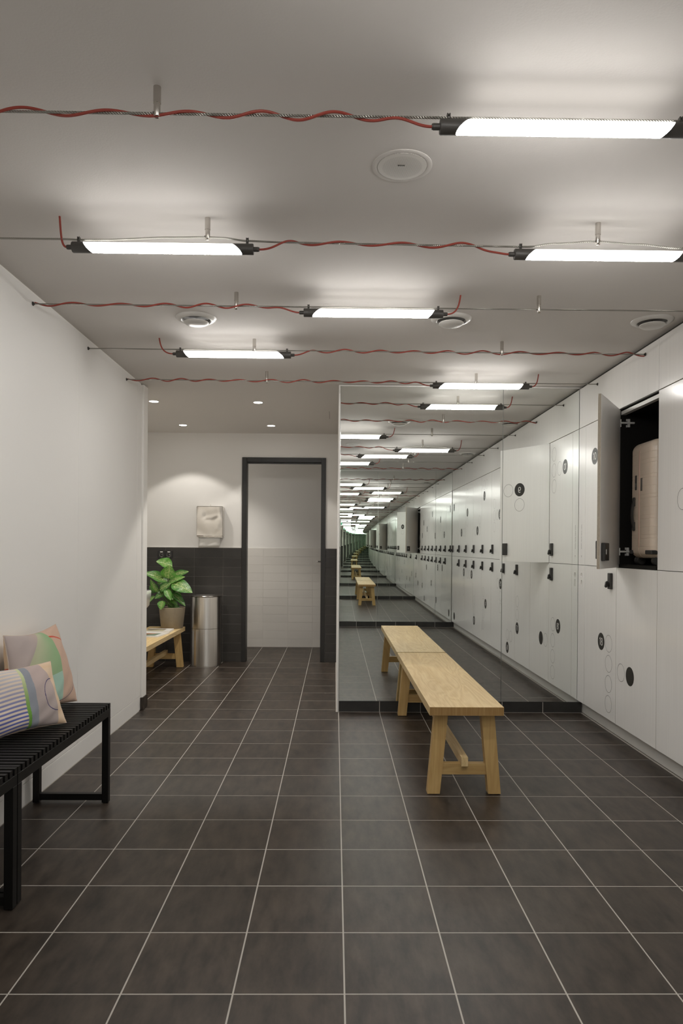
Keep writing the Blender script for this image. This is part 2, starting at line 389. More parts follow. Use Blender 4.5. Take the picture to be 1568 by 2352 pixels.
# rear wall with mirrors (faces the camera's back; seen in the front mirror)
wr = struct('wall_rear', mk(box, XW-0.25, YR-0.1, 0, 2.45, YR-0.008, ZC), wall_white)
# front wall (the mirrored block between locker room and hall)
wf = struct('wall_front', mk(box, 0.02, YM+0.012, 0, 2.45, YB+0.1, ZC), wall_white)
struct('trim_2', mk(box, 0.020, YM-0.0035, 0.0, 0.0325, YM+0.0118, 2.388, bev=0.001), joint_white)
struct('trim_3', mk(box, 0.033, YM-0.003, 2.3815, 1.786, YM+0.0118, 2.390), joint_white)
def kerb(name, yf, yb, xa, xb, sgn):
    k = struct(name, mk(box, xa, min(yf+sgn*0.0006, yb), 0.0, xb, max(yf+sgn*0.0006, yb), 0.078), grout)
    i = math.floor((xa-GX)/T)
    while GX+i*T < xb:
        a, b = max(xa, GX+i*T+J), min(xb, GX+(i+1)*T-J)
        if b-a > 0.01: obj('kerb_tile', mk(box, a, min(yf, yb), 0.0015, b, max(yf, yb), 0.0795, bev=0.0012), kerb_m, k)
        i += 1
    return k
kerb('baseboard_front', YM+0.001, YM+0.0115, 0.034, 1.822, 1)
kerb('baseboard_rear', YR+0.011, YR-0.0078, -0.55, 1.822, -1)

# mirrors: heavy panes with pale ground edges
def mirror_panel(label, xa, xb, yf, sgn, rz=0.0, rx=0.0):
    t = thing('mirror_panel', label, 'mirror', ((xa+xb)/2, yf, 0.0815), (rx, 0, rz))
    w = (xb-xa)/2
    obj('edge', mk(box, -w, 0.0003 if sgn > 0 else -0.006, 0, w, 0.006 if sgn > 0 else -0.0003, 2.299), edge_m, t)
    bm = bmesh.new(); e = 0.0012
    vs = [bm.verts.new(p) for p in ((-w+e, 0, e), (w-e, 0, e), (w-e, 0, 2.299-e), (-w+e, 0, 2.299-e))]
    bm.faces.new(vs if sgn > 0 else vs[::-1])
    me = bpy.data.meshes.new('mirror'); bm.to_mesh(me); bm.free()
    obj('reflective_face', me, mirror_m, t)
edge_m = mat('glass_edge', (0.62, 0.66, 0.63), 0.14, 0.9)
mirror_panel('wide floor-to-ceiling mirror panel on the front wall behind the oak bench', 0.034, 1.2225, YM-0.002, 1)
mirror_panel('narrow floor-to-ceiling mirror panel on the front wall next to the white lockers', 1.2245, 1.783, YM-0.002, 1)
EPS_Z, EPS_X = 0.0042, -0.0012
for lab, a, b in (('rear mirror panel furthest from the lockers, seen only in reflection', -0.55, 0.653),
                  ('middle of the three rear mirror panels, seen only in reflection', 0.655, 1.533),
                  ('narrow rear mirror panel beside the lockers, seen only in reflection', 1.535, 1.783)):
    xm = (a+b)/2
    mirror_panel(lab, a, b, YR + 0.012 + EPS_Z*(xm-0.6), -1, EPS_Z, EPS_X)

# hall back wall with door opening
def bw(bm):
    box(bm, HX, YB, 0, -0.975, YB+0.1, ZC)
    box(bm, -0.10, YB, 0, 0.0195, YB+0.1, ZC)
    box(bm, -0.975, YB, 2.14, -0.10, YB+0.1, ZC)
wb = struct('wall_back', mk(bw), wall_white)
def tiled(parent, xs, rows, yf, m, mg, gxa, gxb):
    obj('grout_bed', mk(box, gxa, yf-0.0074, 0.0, gxb, yf-0.0002, rows*0.0992+0.003), mg, parent)
    cache = {}
    for r in range(rows):
        for a, b in zip(xs, xs[1:]):
            a2, b2 = max(a, gxa)+0.0011, min(b, gxb)-0.0011
            if b2-a2 < 0.01: continue
            k = round(b2-a2, 4)
            if k not in cache: cache[k] = mk(box, -k/2, -0.0090, 0.0010, k/2, -0.0070, 0.0982, bev=0.0007)
            obj('wall_tile', cache[k], m, parent, ((a2+b2)/2, yf-0.0001+random.uniform(-0.0005, 0.0003), r*0.0992), (0, 0, random.uniform(-0.0015, 0.0015)))
tiled(wb, [-2.37+0.3*i for i in range(0, 6)], 12, YB, dark_tile, dark_grout, HX+0.002, -0.978)
tiled(wb, [-0.098, 0.2], 12, YB, dark_tile, dark_grout, -0.098, 0.019)
struct('trim_4', mk(box, HX+0.002, YB-0.009, 1.1945, -0.978, YB-0.0002, 1.199), joint_white)
# side room behind the door
wwc = struct('wall_side_room_back', mk(box, -1.6, YC, 0, 0.6, YC+0.1, ZC), wall_white)
tiled(wwc, [-1.161+0.2985*i for i in range(0, 5)], 12, YC, light_tile, light_grout, -1.05, 0.0)
struct('wall_side_room_left', mk(box, -1.7, YB+0.1, 0, -1.6, YC, ZC), wall_white)
struct('wall_side_room_right', mk(box, 0.0198, YB+0.1, 0, 0.12, YC, ZC), wall_white)
def df(bm):
    box(bm, -0.977, YB-0.016, 0, -0.928, YB+0.115, 2.142, bev=0.002)
    box(bm, -0.149, YB-0.016, 0, -0.100, YB+0.115, 2.142, bev=0.002)
    box(bm, -0.9279, YB-0.016, 2.094, -0.1491, YB+0.115, 2.142, bev=0.002)
    box(bm, -0.9279, YB+0.03, 2.082, -0.1491, YB+0.06, 2.0939)
struct('door_1', mk(df), frame_black)
dleaf = struct('door_2', mk(box, -0.150, YB+0.12, 0.008, -0.112, YB+0.90, 2.085, bev=0.002), frame_black)
def lever(bm):
    cyl(bm, (-0.150, YB+0.84, 1.04), (-0.156, YB+0.84, 1.04), 0.026, seg=20)
    tube(bm, [(-0.156, YB+0.84, 1.04), (-0.19, YB+0.84, 1.04), (-0.203, YB+0.832, 1.04), (-0.206, YB+0.80, 1.04), (-0.206, YB+0.72, 1.04)], 0.010, 10)
obj('door_handle', mk(lever, smooth=True), steel, dleaf)

# right wall behind the lockers, fascia and kickboard
wrt = struct('wall_right', mk(box, 2.36, YR-0.1, 0, 2.45, YM+0.011, ZC), gap_dark)
for a, b in ((YR+0.02, 0.653), (0.653, 1.716), (1.716, 2.779), (2.779, 3.842), (3.842, 5.0955)):
    obj('fascia_panel', mk(box, XL, a+0.0016, 2.0885, XL+0.018, b-0.0016, 2.374, bev=0.0008), laminate, wrt)
obj('fascia_backing', mk(box, XL+0.019, YR, 2.09, XL+0.06, YM-0.003, ZC-0.001), gap_dark, wrt)
struct('baseboard_right', mk(box, 1.824, YR+0.0115, 0.0065, 1.842, YM, 0.092, bev=0.001), kick)

# ================================================================== LOCKERS
Z0, ZS, Z1 = 0.0955, 1.0895, 2.0855
D = [5.098, 4.962, 4.402, 3.842] + [3.842-0.5315*k for k in range(1, 9)]
badge_me = mk(cyl, (0, 0, 0), (-0.0006, 0, 0), 0.0575, seg=48)
def ringf(bm, r=0.0560, w=0.0021, seg=56):
    a = [bm.verts.new((-0.0005, (r-w)*math.cos(2*PI*i/seg), (r-w)*math.sin(2*PI*i/seg))) for i in range(seg)]
    b = [bm.verts.new((-0.0005, r*math.cos(2*PI*i/seg), r*math.sin(2*PI*i/seg))) for i in range(seg)]
    for i in range(seg): bm.faces.new((a[i], b[i], b[(i+1) % seg], a[(i+1) % seg]))
ring_me = mk(ringf)
def lockf(bm):
    box(bm, -0.016, -0.025, -0.052, 0, 0.025, 0.052, bev=0.003)
    box(bm, -0.0175, -0.018, 0.008, -0.0158, 0.018, 0.046, bev=0.0005)
lock_me = mk(lockf)
def knobf(bm):
    cyl(bm, (-0.016, 0.004, -0.022), (-0.024, 0.004, -0.022), 0.016, seg=20)
    prism(bm, [(-0.024, 0.001), (-0.034, -0.006), (-0.040, -0.036), (-0.033, -0.043), (-0.024, -0.036)], 'y', -0.004, 0.013)
knob_me = mk(knobf)
def _arc(cx, cy, rx, ry, a0, a1, n=18):
    return [(cx+rx*math.cos(math.radians(a0+(a1-a0)*i/n)), cy+ry*math.sin(math.radians(a0+(a1-a0)*i/n))) for i in range(n+1)]
DIGITS = {
 '0': (0.62, [_arc(0.31, 0.5, 0.28, 0.47, 90, 450, 32)]), '1': (0.36, [[(0.04, 0.80), (0.26, 0.97), (0.26, 0.0)]]),
 '2': (0.58, [_arc(0.28, 0.70, 0.25, 0.27, 165, -35) + [(0.04, 0.03), (0.56, 0.03)]]),
 '3': (0.58, [_arc(0.27, 0.73, 0.23, 0.24, 150, -90) + _arc(0.27, 0.25, 0.26, 0.24, 90, -150)]),
 '4': (0.64, [[(0.44, 0.0), (0.44, 0.97), (0.03, 0.28), (0.62, 0.28)]]),
 '5': (0.58, [[(0.50, 0.97), (0.13, 0.97), (0.09, 0.53)] + _arc(0.27, 0.31, 0.26, 0.28, 125, -150)]),
 '6': (0.60, [_arc(0.56, 0.36, 0.52, 0.60, 100, 180, 12) + _arc(0.30, 0.29, 0.26, 0.27, 180, 540, 28)]),
 '7': (0.56, [[(0.03, 0.96), (0.53, 0.96), (0.18, 0.0)]]),
 '8': (0.60, [_arc(0.30, 0.74, 0.21, 0.22, -90, 270, 28), _arc(0.30, 0.26, 0.26, 0.25, 90, 450, 28)]),
 '9': (0.62, [_arc(0.30, 0.66, 0.25, 0.29, 0, 360, 28) + _arc(0.30, 0.27, 0.25, 0.25, 0, -140, 16)])}
_num = {}
def numeral_mesh(txt, hgt=0.049, wd_=0.0058):
    if txt in _num: return _num[txt]
    tot = sum(DIGITS[c][0] for c in txt) + 0.16*(len(txt)-1); x0 = -tot/2; bm = bmesh.new()
    for c in txt:
        w, strokes = DIGITS[c]
        for st in strokes:
            P = [Vector(((x0+x)*hgt, (y-0.5)*hgt)) for x, y in st]; L_, R_ = [], []
            for i, p in enumerate(P):
                d1 = (P[i]-P[i-1]).normalized() if i > 0 else (P[1]-P[0]).normalized(); d2 = (P[i+1]-P[i]).normalized() if i < len(P)-1 else d1
                n1 = Vector((-d1.y, d1.x)); n2 = Vector((-d2.y, d2.x)); m = (n1+n2)
                m = m.normalized() if m.length > 0.2 else n1
                k = wd_/2/max(0.45, m.dot(n1)); L_.append(p+m*k); R_.append(p-m*k)
            a = [[bm.verts.new((q.x, q.y, z)) for q in side] for side in (L_, R_) for z in (0, 0.0005)]
            for i in range(len(P)-1):
                bm.faces.new((a[1][i], a[3][i], a[3][i+1], a[1][i+1])); bm.faces.new((a[0][i], a[1][i], a[1][i+1], a[0][i+1])); bm.faces.new((a[2][i+1], a[3][i+1], a[3][i], a[2][i]))
        x0 += w + 0.16
    me = bpy.data.meshes.new('numeral'); bmesh.ops.recalc_face_normals(bm, faces=bm.faces[:]); bm.to_mesh(me); bm.free(); _num[txt] = me
    return me
TEXT_ROT = (PI/2, 0, -PI/2)           # local x -> -Y, local y -> +Z, facing -X

def marks(t, filled, rings, num, y0, z0):
    if filled:
        b = obj('number_badge', badge_me, ink, t, (-0.0001, filled[0]-y0, filled[1]-z0))
        if num is not None: obj('numeral', numeral_mesh(str(num)), print_white, b, (-0.0007, 0, 0.0), TEXT_ROT)
    for (y, z) in rings: obj('ring', ring_me, ink_line, t, (-0.0001, y-y0, z-z0))

def locker(label, ya, yb, za, zb, num, filled, rings, lock=True, group=None):
    y0, z0 = (ya+yb)/2, za
    t = thing('locker', label, 'locker', (XL, y0, z0), group=group)
    g = 0.0016
    dm = mk(box, 0, ya-y0+g, za-z0+g, 0.018, yb-y0-g, zb-z0-g, bev=0.0004)
    obj('door', dm, [laminate, door_edge], t)
    for p in dm.polygons:
        if abs(p.normal.x) < 0.5: p.material_index = 1
    obj('carcass', mk(box, 0.0195, ya-y0+0.0004, 0.0004, 0.55, yb-y0-0.0004, zb-za-0.0004), gap_dark, t)
    if lock:
        lz = (1.2 if za > 1 else 0.999)
        l = obj('lock', lock_me, lock_m, t, (-0.0002, ya+0.082-y0, lz-z0)); obj('knob', knob_me, lock_dark, l)
    marks(t, filled, rings, num, y0, z0)
    return t

up = {  # number: (badge, rings)
 10: ((4.788, 1.846), [(4.515, 1.977), (4.515, 1.847), (4.655, 1.847), (4.52, 1.716)]),
 8: ((3.433, 1.465), [(3.566, 1.465), (3.433, 1.595)]),
 7: ((3.20, 1.72), [(3.07, 1.72), (2.94, 1.72)]),
 6: ((2.649, 1.578), [(2.522, 1.578), (2.393, 1.578), (2.393, 1.708), (2.393, 1.448)]),
 5: ((1.856, 1.837), [(1.856, 1.967), (1.985, 1.967)]),
 4: ((1.462, 1.430), [(1.332, 1.430), (1.592, 1.430), (1.592, 1.560)]),
 3: ((0.790, 1.693), [(0.790, 1.953), (0.790, 1.561)]),
 2: ((0.360, 1.430), [(0.490, 1.430), (0.61, 1.430)]),
 1: ((-0.270, 1.820), [(-0.140, 1.820)]),
}
lo = {
 18: ((4.646, 0.588), [(4.516, 0.590), (4.516, 0.459), (4.516, 0.328), (4.516, 0.197)]),
 17: ((3.400, 0.430), [(3.400, 0.690), (3.400, 0.560)]),
 16: ((3.020, 0.188), [(3.020, 0.318), (3.155, 0.318)]),
 15: ((2.700, 0.826), [(2.570, 0.826), (2.700, 0.696), (2.700, 0.566)]),
 14: ((1.962, 0.553), [(1.832, 0.683), (1.832, 0.553), (1.832, 0.423), (1.832, 0.293)]),
 13: ((1.290, 0.286), [(1.290, 0.416), (1.290, 0.546)]),
 12: ((1.105, 0.867), [(0.975, 0.862), (0.845, 0.862), (1.100, 1.010)]),
 11: ((0.560, 0.877), [(0.560, 0.747), (0.560, 0.617), (0.480, 1.005)]),
}
where_up = {
 10: 'upper white locker with disc 10, between the key-drop panel and the open locker',
 8: 'closed upper locker at the right frame edge beside the open one, one ring showing',
 7: 'upper white locker with two rings in a row beside disc 7, in the mirror',
 6: 'upper white locker with a ring column and one ring beside disc 6, in the mirror',
 5: 'upper white locker with two rings above disc 5, in the mirror under the lamp glare',
 4: 'upper white locker with disc 4 between two rings, in the mirror',
 3: 'upper white locker with one ring above and one below disc 3, in the mirror',
 2: 'upper white locker with two low rings beside disc 2, in the mirror',
 1: 'last upper white locker, touching the rear mirror, with disc 1 set high'}
where_lo = {
 18: 'lower white locker beside the mirror with disc 18 and a column of four rings',
 17: 'lower white locker with two rings stacked above disc 17, in the mirror',
 16: 'lower white locker with two rings above a disc 16 near the floor, in the mirror',
 15: 'lower white locker with disc 15 above a column of two rings, in the mirror',
 14: 'lower white locker with a column of four rings beside disc 14, in the mirror',
 13: 'lower white locker with two rings above a low disc 13, in the mirror',
 12: 'lower white locker with two rings in a row beside disc 12, in the mirror',
 11: 'lower white locker with disc 11 above two stacked rings, far down the mirror'}
for i, n in enumerate([10, 9, 8, 7, 6, 5, 4, 3, 2, 1]):
    yb_, ya_ = D[i+1], D[i+2]
    if n == 9: continue
    lab = where_up[n]
    locker(lab, ya_, yb_, ZS, Z1, n, *up[n], group='upper row of white lockers')
for i, n in enumerate([18, None, 17, 16, 15, 14, 13, 12, 11, None]):
    yb_, ya_ = D[i+1], D[i+2]
    if n is None:
        if i == 1:
            locker('plain lower white panel under the open locker, one ring and one black dot', ya_, yb_, Z0, ZS, None, (4.188, 0.436), [(4.320, 0.436)], lock=False, group='lower row of white lockers')
        else:
            locker('last lower white panel at the rear mirror, black dot near the floor, no lock', ya_, yb_, Z0, ZS, None, (-0.190, 0.197), [(-0.31, 0.327), (-0.31, 0.2)], lock=False, group='lower row of white lockers')
        continue
    lab = where_lo[n]
    locker(lab, ya_, yb_, Z0, ZS, n, *lo[n], group='lower row of white lockers')

# key-drop panel in the corner: plate with a real keyhole, rear box, printed instruction
t = thing('key_drop_panel', 'narrow white key-drop panel with keyhole slot and vertical instruction, in the mirror corner', 'panel', (XL, 5.03, Z0))
ya_, yb_ = D[1], D[0]
obj('upper_panel', mk(box, 0, ya_-5.03+0.0014, ZS-Z0+0.0014, 0.018, yb_-5.03-0.0014, Z1-Z0-0.0014, bev=0.0008), laminate, t)
w2 = (yb_-ya_)/2-0.0014; hz = ZS-Z0-0.0014
kc = 1.013-Z0
hole1 = [(0.020*math.cos(2*PI*i/28), kc+0.020*math.sin(2*PI*i/28)) for i in range(28)]
hole2 = [(-0.0065, kc-0.030), (0.0065, kc-0.030), (0.0165, kc-0.083), (-0.0165, kc-0.083)]
pm = plate_with_holes([(-w2, 0.0014), (w2, 0.0014), (w2, hz), (-w2, hz)], [hole1, hole2], 0.009)
obj('lower_panel', pm, laminate, t, (0.009, (ya_+yb_)/2-5.03, 0), TEXT_ROT)
obj('keyhole_back', mk(box, 0.0182, -0.04, kc-0.10, 0.022, 0.04, kc+0.04), laminate, t)
obj('carcass', mk(box, 0.0225, ya_-5.03+0.0004, 0.0004, 0.55, yb_-5.03-0.0004, Z1-Z0-0.0004), gap_dark, t)
VR = Matrix(((0, 0, -1), (0, 1, 0), (1, 0, 0)))   # text reading upwards: local x -> +Z, local y -> +Y
def upright_text(s, size, y, z):
    o = obj('instruction', text_mesh(s, size, 0.0002, 1.25), print_grey, t, (-0.0004, y, z))
    o.rotation_euler = VR.to_euler()
upright_text('DROP YOUR KEYS HERE', 0.0135, 0.003, (1.187+1.401)/2-Z0)
upright_text('<', 0.028, 0.001, 1.153-Z0)

# the open locker (number 9)
ya_, yb_ = D[3], D[2]; y0 = (ya_+yb_)/2
t = thing('locker', 'open upper white locker with black interior and suitcase inside, door swung out', 'locker', (XL, y0, ZS), group='upper row of white lockers')
def P(name, a, m, par=t, **k): return obj(name, mk(box, *a, **k), m, par)
hy = (yb_-ya_)/2
P('side_panel', (0.002, hy-0.018, 0.0005, 0.55, hy-0.0005, Z1-ZS-0.0005), interior_black)
P('side_panel', (0.019, -hy+0.0005, 0.0005, 0.55, -hy+0.004, Z1-ZS-0.0005), interior_black)
P('bottom_panel', (0.002, -hy+0.018, 0.0005, 0.55, hy-0.018, 0.0205), interior_black)
P('top_panel', (0.045, -hy+0.018, Z1-ZS-0.026, 0.55, hy-0.018, Z1-ZS-0.008), interior_black)
P('top_rail', (0.014, -hy+0.018, Z1-ZS-0.034, 0.044, hy-0.018, Z1-ZS-0.012), laminate)
P('back_panel', (0.55, -hy+0.0005, 0.0005, 0.56, hy-0.0005, Z1-ZS-0.0005), interior_black)
ANG = math.radians(-33.0)
dob = bpy.data.objects.new('door', mk(box, -0.001, -0.553, 0.0014, 0.017, 0, Z1-ZS-0.0014, bev=0.0006)); C.objects.link(dob); dob.parent = t
dob.data.materials.append(laminate); dob.data.materials.append(door_edge); dob.data.materials.append(door_inner)
for p in dob.data.polygons:
    if p.normal.y < -0.9: p.material_index = 1
    if p.normal.x > 0.9: p.material_index = 2
    if abs(p.normal.z) > 0.9: p.material_index = 1
dob.location = (-0.001, hy-0.004, 0); dob.rotation_euler = (0, 0, ANG)
DZ = -ZS
l = obj('lock', lock_me, lock_m, dob, (-0.0012, -0.485, 1.2+DZ))
obj('lock_housing', mk(box, 0.0172, -0.528, 1.137+DZ, 0.040, -0.420, 1.240+DZ, bev=0.003), lock_dark, dob)
obj('latch', mk(box, 0.0402, -0.508, 1.175+DZ, 0.042, -0.497, 1.203+DZ), print_white, dob)
b = obj('number_badge', badge_me, ink, dob, (-0.0012, -0.325, 1.72+DZ)); 
obj('numeral', numeral_mesh('9'), print_white, dob, (-0.0020, -0.325, 1.72+DZ), TEXT_ROT)
for u, z in ((-0.455, 1.72), (-0.325, 1.588)): obj('ring', ring_me, ink_line, dob, (-0.0012, u, z+DZ))
def hinge(bm):
    box(bm, 0.014, -0.010, -0.024, 0.018, 0.000, 0.024, bev=0.0008)
    box(bm, 0.012, -0.018, -0.006, 0.10, -0.006, 0.006, bev=0.002)
    box(bm, 0.050, -0.006, -0.026, 0.056, -0.0005, -0.012, bev=0.0005); box(bm, 0.050, -0.006, 0.012, 0.056, -0.0005, 0.026, bev=0.0005)
    box(bm, 0.058, -0.010, -0.026, 0.074, -0.0005, 0.026, bev=0.002)
    cyl(bm, (0.066, -0.0115, 0.018), (0.066, -0.009, 0.018), 0.004, seg=10); cyl(bm, (0.066, -0.0115, -0.018), (0.066, -0.009, -0.018), 0.004, seg=10)
hinge_me = mk(hinge)
for z in (1.19, 2.0): obj('hinge', hinge_me, hinge_steel, t, (-0.006, hy-0.0182, z+DZ))

# suitcase standing in the open locker
sc = thing('suitcase', 'sand-coloured hard-shell suitcase standing in the open locker', 'suitcase', (2.077, 4.164, 1.1105), (0, 0, 0.0))
SW, SD, SH = 0.245, 0.155, 0.742      # half width along X, half depth along Y, height
def rr(hx, hy_, r, n=6):
    pts = []
    for cx, cy, a0 in ((hx-r, hy_-r, 0), (-hx+r, hy_-r, PI/2), (-hx+r, -hy_+r, PI), (hx-r, -hy_+r, 1.5*PI)):
        for i in range(n+1):
            a = a0 + PI/2*i/n; pts.append((cx+r*math.cos(a), cy+r*math.sin(a)))
    return pts
def shell(sgn):
    bm = bmesh.new(); zb, zt = 0.042, SH; R = 0.052
    zs = []
    grooves = [0.110, 0.160, 0.182, 0.228, 0.277, 0.300, 0.348, 0.399, 0.420, 0.471, 0.518, 0.538, 0.605, 0.628, 0.668]
    for i in range(9): zs.append((zb + R*(1-math.cos(PI/2*i/8)), 1-math.sin(PI/2*i/8), 0))
    for g in grooves:
        for dz, ind in ((-0.0014, 0), (-0.0005, 1), (0.0005, 1), (0.0014, 0)): zs.append((g+dz, 0, ind))
    for i in range(8, -1, -1): zs.append((zt - R*(1-math.cos(PI/2*i/8)), 1-math.sin(PI/2*i/8), 0))
    rings = []
    for z, k, ind in zs:
        ins = R*k*0.9 + 0.0015*ind
        full = rr(SW-ins, SD-ins*0.8, max(0.012, 0.040-ins*0.4), 7)
        half = []
        y_s = 0.024
        for x, y in full:
            half.append((x, max(y, y_s+0.0045) if sgn > 0 else min(y, y_s-0.0045)))
        rings.append([(x, y, z) for x, y in half])
    loft(bm, rings)
    bmesh.ops.remove_doubles(bm, verts=bm.verts[:], dist=1e-5)
    return fin(bm, True)
obj('shell_half', shell(1), case_shell, sc); obj('shell_half', shell(-1), case_shell, sc)
def rim(bm):
    for y, w, ex in ((0.024, 0.0042, 0.0035),):
        ring_o = rr(SW+ex-0.001, SH/2-0.0275+ex, 0.078, 8)
        ring_i = rr(SW-0.02, SH/2-0.0475, 0.06, 8)
        A = [bm.verts.new((x, y-w, z+SH/2+0.0275)) for x, z in ring_o]; B = [bm.verts.new((x, y+w, z+SH/2+0.0275)) for x, z in ring_o]
        Ci = [bm.verts.new((x, y-w, z+SH/2+0.0275)) for x, z in ring_i]; Di = [bm.verts.new((x, y+w, z+SH/2+0.0275)) for x, z in ring_i]
        n = len(A)
        for i in range(n):
            j = (i+1) % n
            bm.faces.new((A[i], A[j], B[j], B[i])); bm.faces.new((A[i], Ci[i], Ci[j], A[j])); bm.faces.new((B[i], B[j], Di[j], Di[i])); bm.faces.new((Ci[i], Di[i], Di[j], Ci[j]))
def housing(bm):
    box(bm, -SW-0.003, -SD+0.002, 0.066, -SW+0.05, -SD+0.088, 0.090, bev=0.003); box(bm, -SW-0.003, SD-0.050, 0.066, -SW+0.05, SD-0.002, 0.090, bev=0.003)
obj('corner_guard', mk(housing), case_black, sc)
obj('zip_rim', mk(rim, smooth=True), case_rim, sc)
def sh_handle(bm):
    rings = []
    for i in range(17):
        s = i/16; z = 0.215 + 0.19*s; bow = 0.017*math.sin(PI*s)**0.6
        wy = 0.010
        rings.append([(-SW-0.004-bow, 0.086-wy, z), (-SW-0.004-bow, 0.086+wy, z), (-SW-0.004-bow+0.010, 0.086+wy, z), (-SW-0.004-bow+0.010, 0.086-wy, z)])
    loft(bm, rings)
    box(bm, -SW-0.012, 0.075, 0.208, -SW+0.002, 0.097, 0.262, bev=0.004); box(bm, -SW-0.012, 0.075, 0.358, -SW+0.002, 0.097, 0.412, bev=0.004)
obj('side_handle', mk(sh_handle, smooth=True), case_black, sc)
lk = obj('lock', mk(box, -SW-0.003, 0.058, 0.455, -SW+0.003, 0.082, 0.545, bev=0.003), case_black, sc)
obj('dial', mk(box, -SW-0.0042, 0.066, 0.475, -SW-0.0028, 0.074, 0.495), steel, lk)
obj('name_plate', mk(box, -SW-0.003, -0.018, 0.445, -SW+0.003, 0.001, 0.522, bev=0.001), case_plate, sc)
def wheel(bm):
    for y in (-0.013, 0.013): cyl(bm, (0, y-0.009, 0.027), (0, y+0.009, 0.027), 0.026, seg=24)
    cyl(bm, (0.006, 0, 0.05), (0.006, 0, 0.078), 0.013, seg=12); box(bm, -0.018, -0.005, 0.03, 0.02, 0.005, 0.062, bev=0.003)
    box(bm, -0.045, -0.03, 0.070, 0.045, 0.03, 0.088, bev=0.006)
wm = mk(wheel)
for x in (-SW+0.050, SW-0.050):
    for y in (-SD+0.048, SD-0.036): obj('wheel', wm, case_black, sc, (x, y, 0.0), (0, 0, 0.15 if y > 0 else -0.1))

# ================================================================== CEILING LINES
ROWS = {5: 4.745, 4: 4.012, 3: 3.283, 2: 2.545, 1: 1.825, 0: 1.095, -1: 0.365}
words = {5: 'nearest the mirror', 4: 'second from the mirror', 3: 'third from the mirror', 2: 'fourth from the mirror, with two tubes', 1: 'closest overhead, top of the picture', 0: 'behind the camera, first', -1: 'behind the camera, last'}
def wire_z(row, x):
    if row != 2: return {1: 2.3262, 3: 2.331, 4: 2.331, 5: 2.331}.get(row, 2.329)
    k = [(-1.43, 2.312), (-0.98, 2.312), (-0.933, 2.3100), (-0.86, 2.311), (-0.60, 2.3225), (-0.47, 2.3255), (-0.42, 2.3235), (-0.323, 2.3135), (-0.2, 2.310), (0.2, 2.3075), (0.62, 2.305), (0.69, 2.305), (0.80, 2.318), (0.945, 2.3275), (1.10, 2.319), (1.25, 2.307), (1.32, 2.306), (1.80, 2.310)]
    for (a, za), (b, zb) in zip(k, k[1:]):
        if a <= x <= b:
            s = (x-a)/(b-a); s = s*s*(3-2*s) if abs(zb-za) > 0.003 else s
            return za + (zb-za)*s
    return k[-1][1]
def rope(bm, row):
    n = 900 if row in (1, 2) else 420
    lobes = 6; seg = 12; R = 0.0030; prev = None
    for i in range(n+1):
        x = XW + (XL-XW)*i/n; z = wire_z(row, x); ph = x/0.045*2*PI
        cur = []
        for k in range(seg):
            a = 2*PI*k/seg; r = R*(1 + 0.16*(1 if k % 2 == 0 else -1))
            cur.append(bm.verts.new((x, r*math.cos(a+ph), z + r*math.sin(a+ph))))
        if prev:
            for k in range(seg): bm.faces.new((prev[k], prev[(k+1) % seg], cur[(k+1) % seg], cur[k]))
        prev = cur
anchor_me = {}
for row, y in ROWS.items():
    t = thing('steel_cable', 'taut steel wire rope across the ceiling, %s' % words[row], 'cable', (0, y, 0), group='wire ropes under the ceiling')
    obj('wire_rope', mk(rope, row), rope_m, t)
    for x, s in ((XW, 1), (XL, -1)):
        def an(bm):
            z = wire_z(row, x)
            cyl(bm, (x+s*0.0005, 0, z), (x+s*0.004, 0, z), 0.0095, seg=18); cyl(bm, (x+s*0.005, 0, z), (x+s*0.010, 0, z), 0.0050, seg=12)
        obj('wall_anchor', mk(an, smooth=True), lamp_black, t)

# stand-off pegs carrying the ropes
def peg_hi(bm): cyl(bm, (0, 0, 0), (0, 0, -0.043), 0.0100, seg=20)
def peg_lo(bm):
    lathe(bm, [(0, -0.043), (0.0088, -0.043), (0.0088, -0.076), (0.0078, -0.0775), (0.0065, -0.0765), (0, -0.0755)], seg=20)
pm_hi, pm_lo = mk(peg_hi, smooth=True), mk(peg_lo, smooth=True)
pn = {}
for row, y in ROWS.items():
    for x, side in ((-0.471, 'left'), (0.953, 'right')):
        t = thing('ceiling_peg', '%s steel ceiling peg holding the wire rope %s' % (side, words[row]), 'peg', (x, y, ZC), group='steel ceiling pegs')
        obj('sleeve', pm_hi, steel, t); obj('tip', pm_lo, steel, t)
        obj('grub_screw', mk(cyl, (-0.008, -0.003, -0.068), (-0.0105, -0.004, -0.068), 0.0025, seg=8), lamp_black, t)

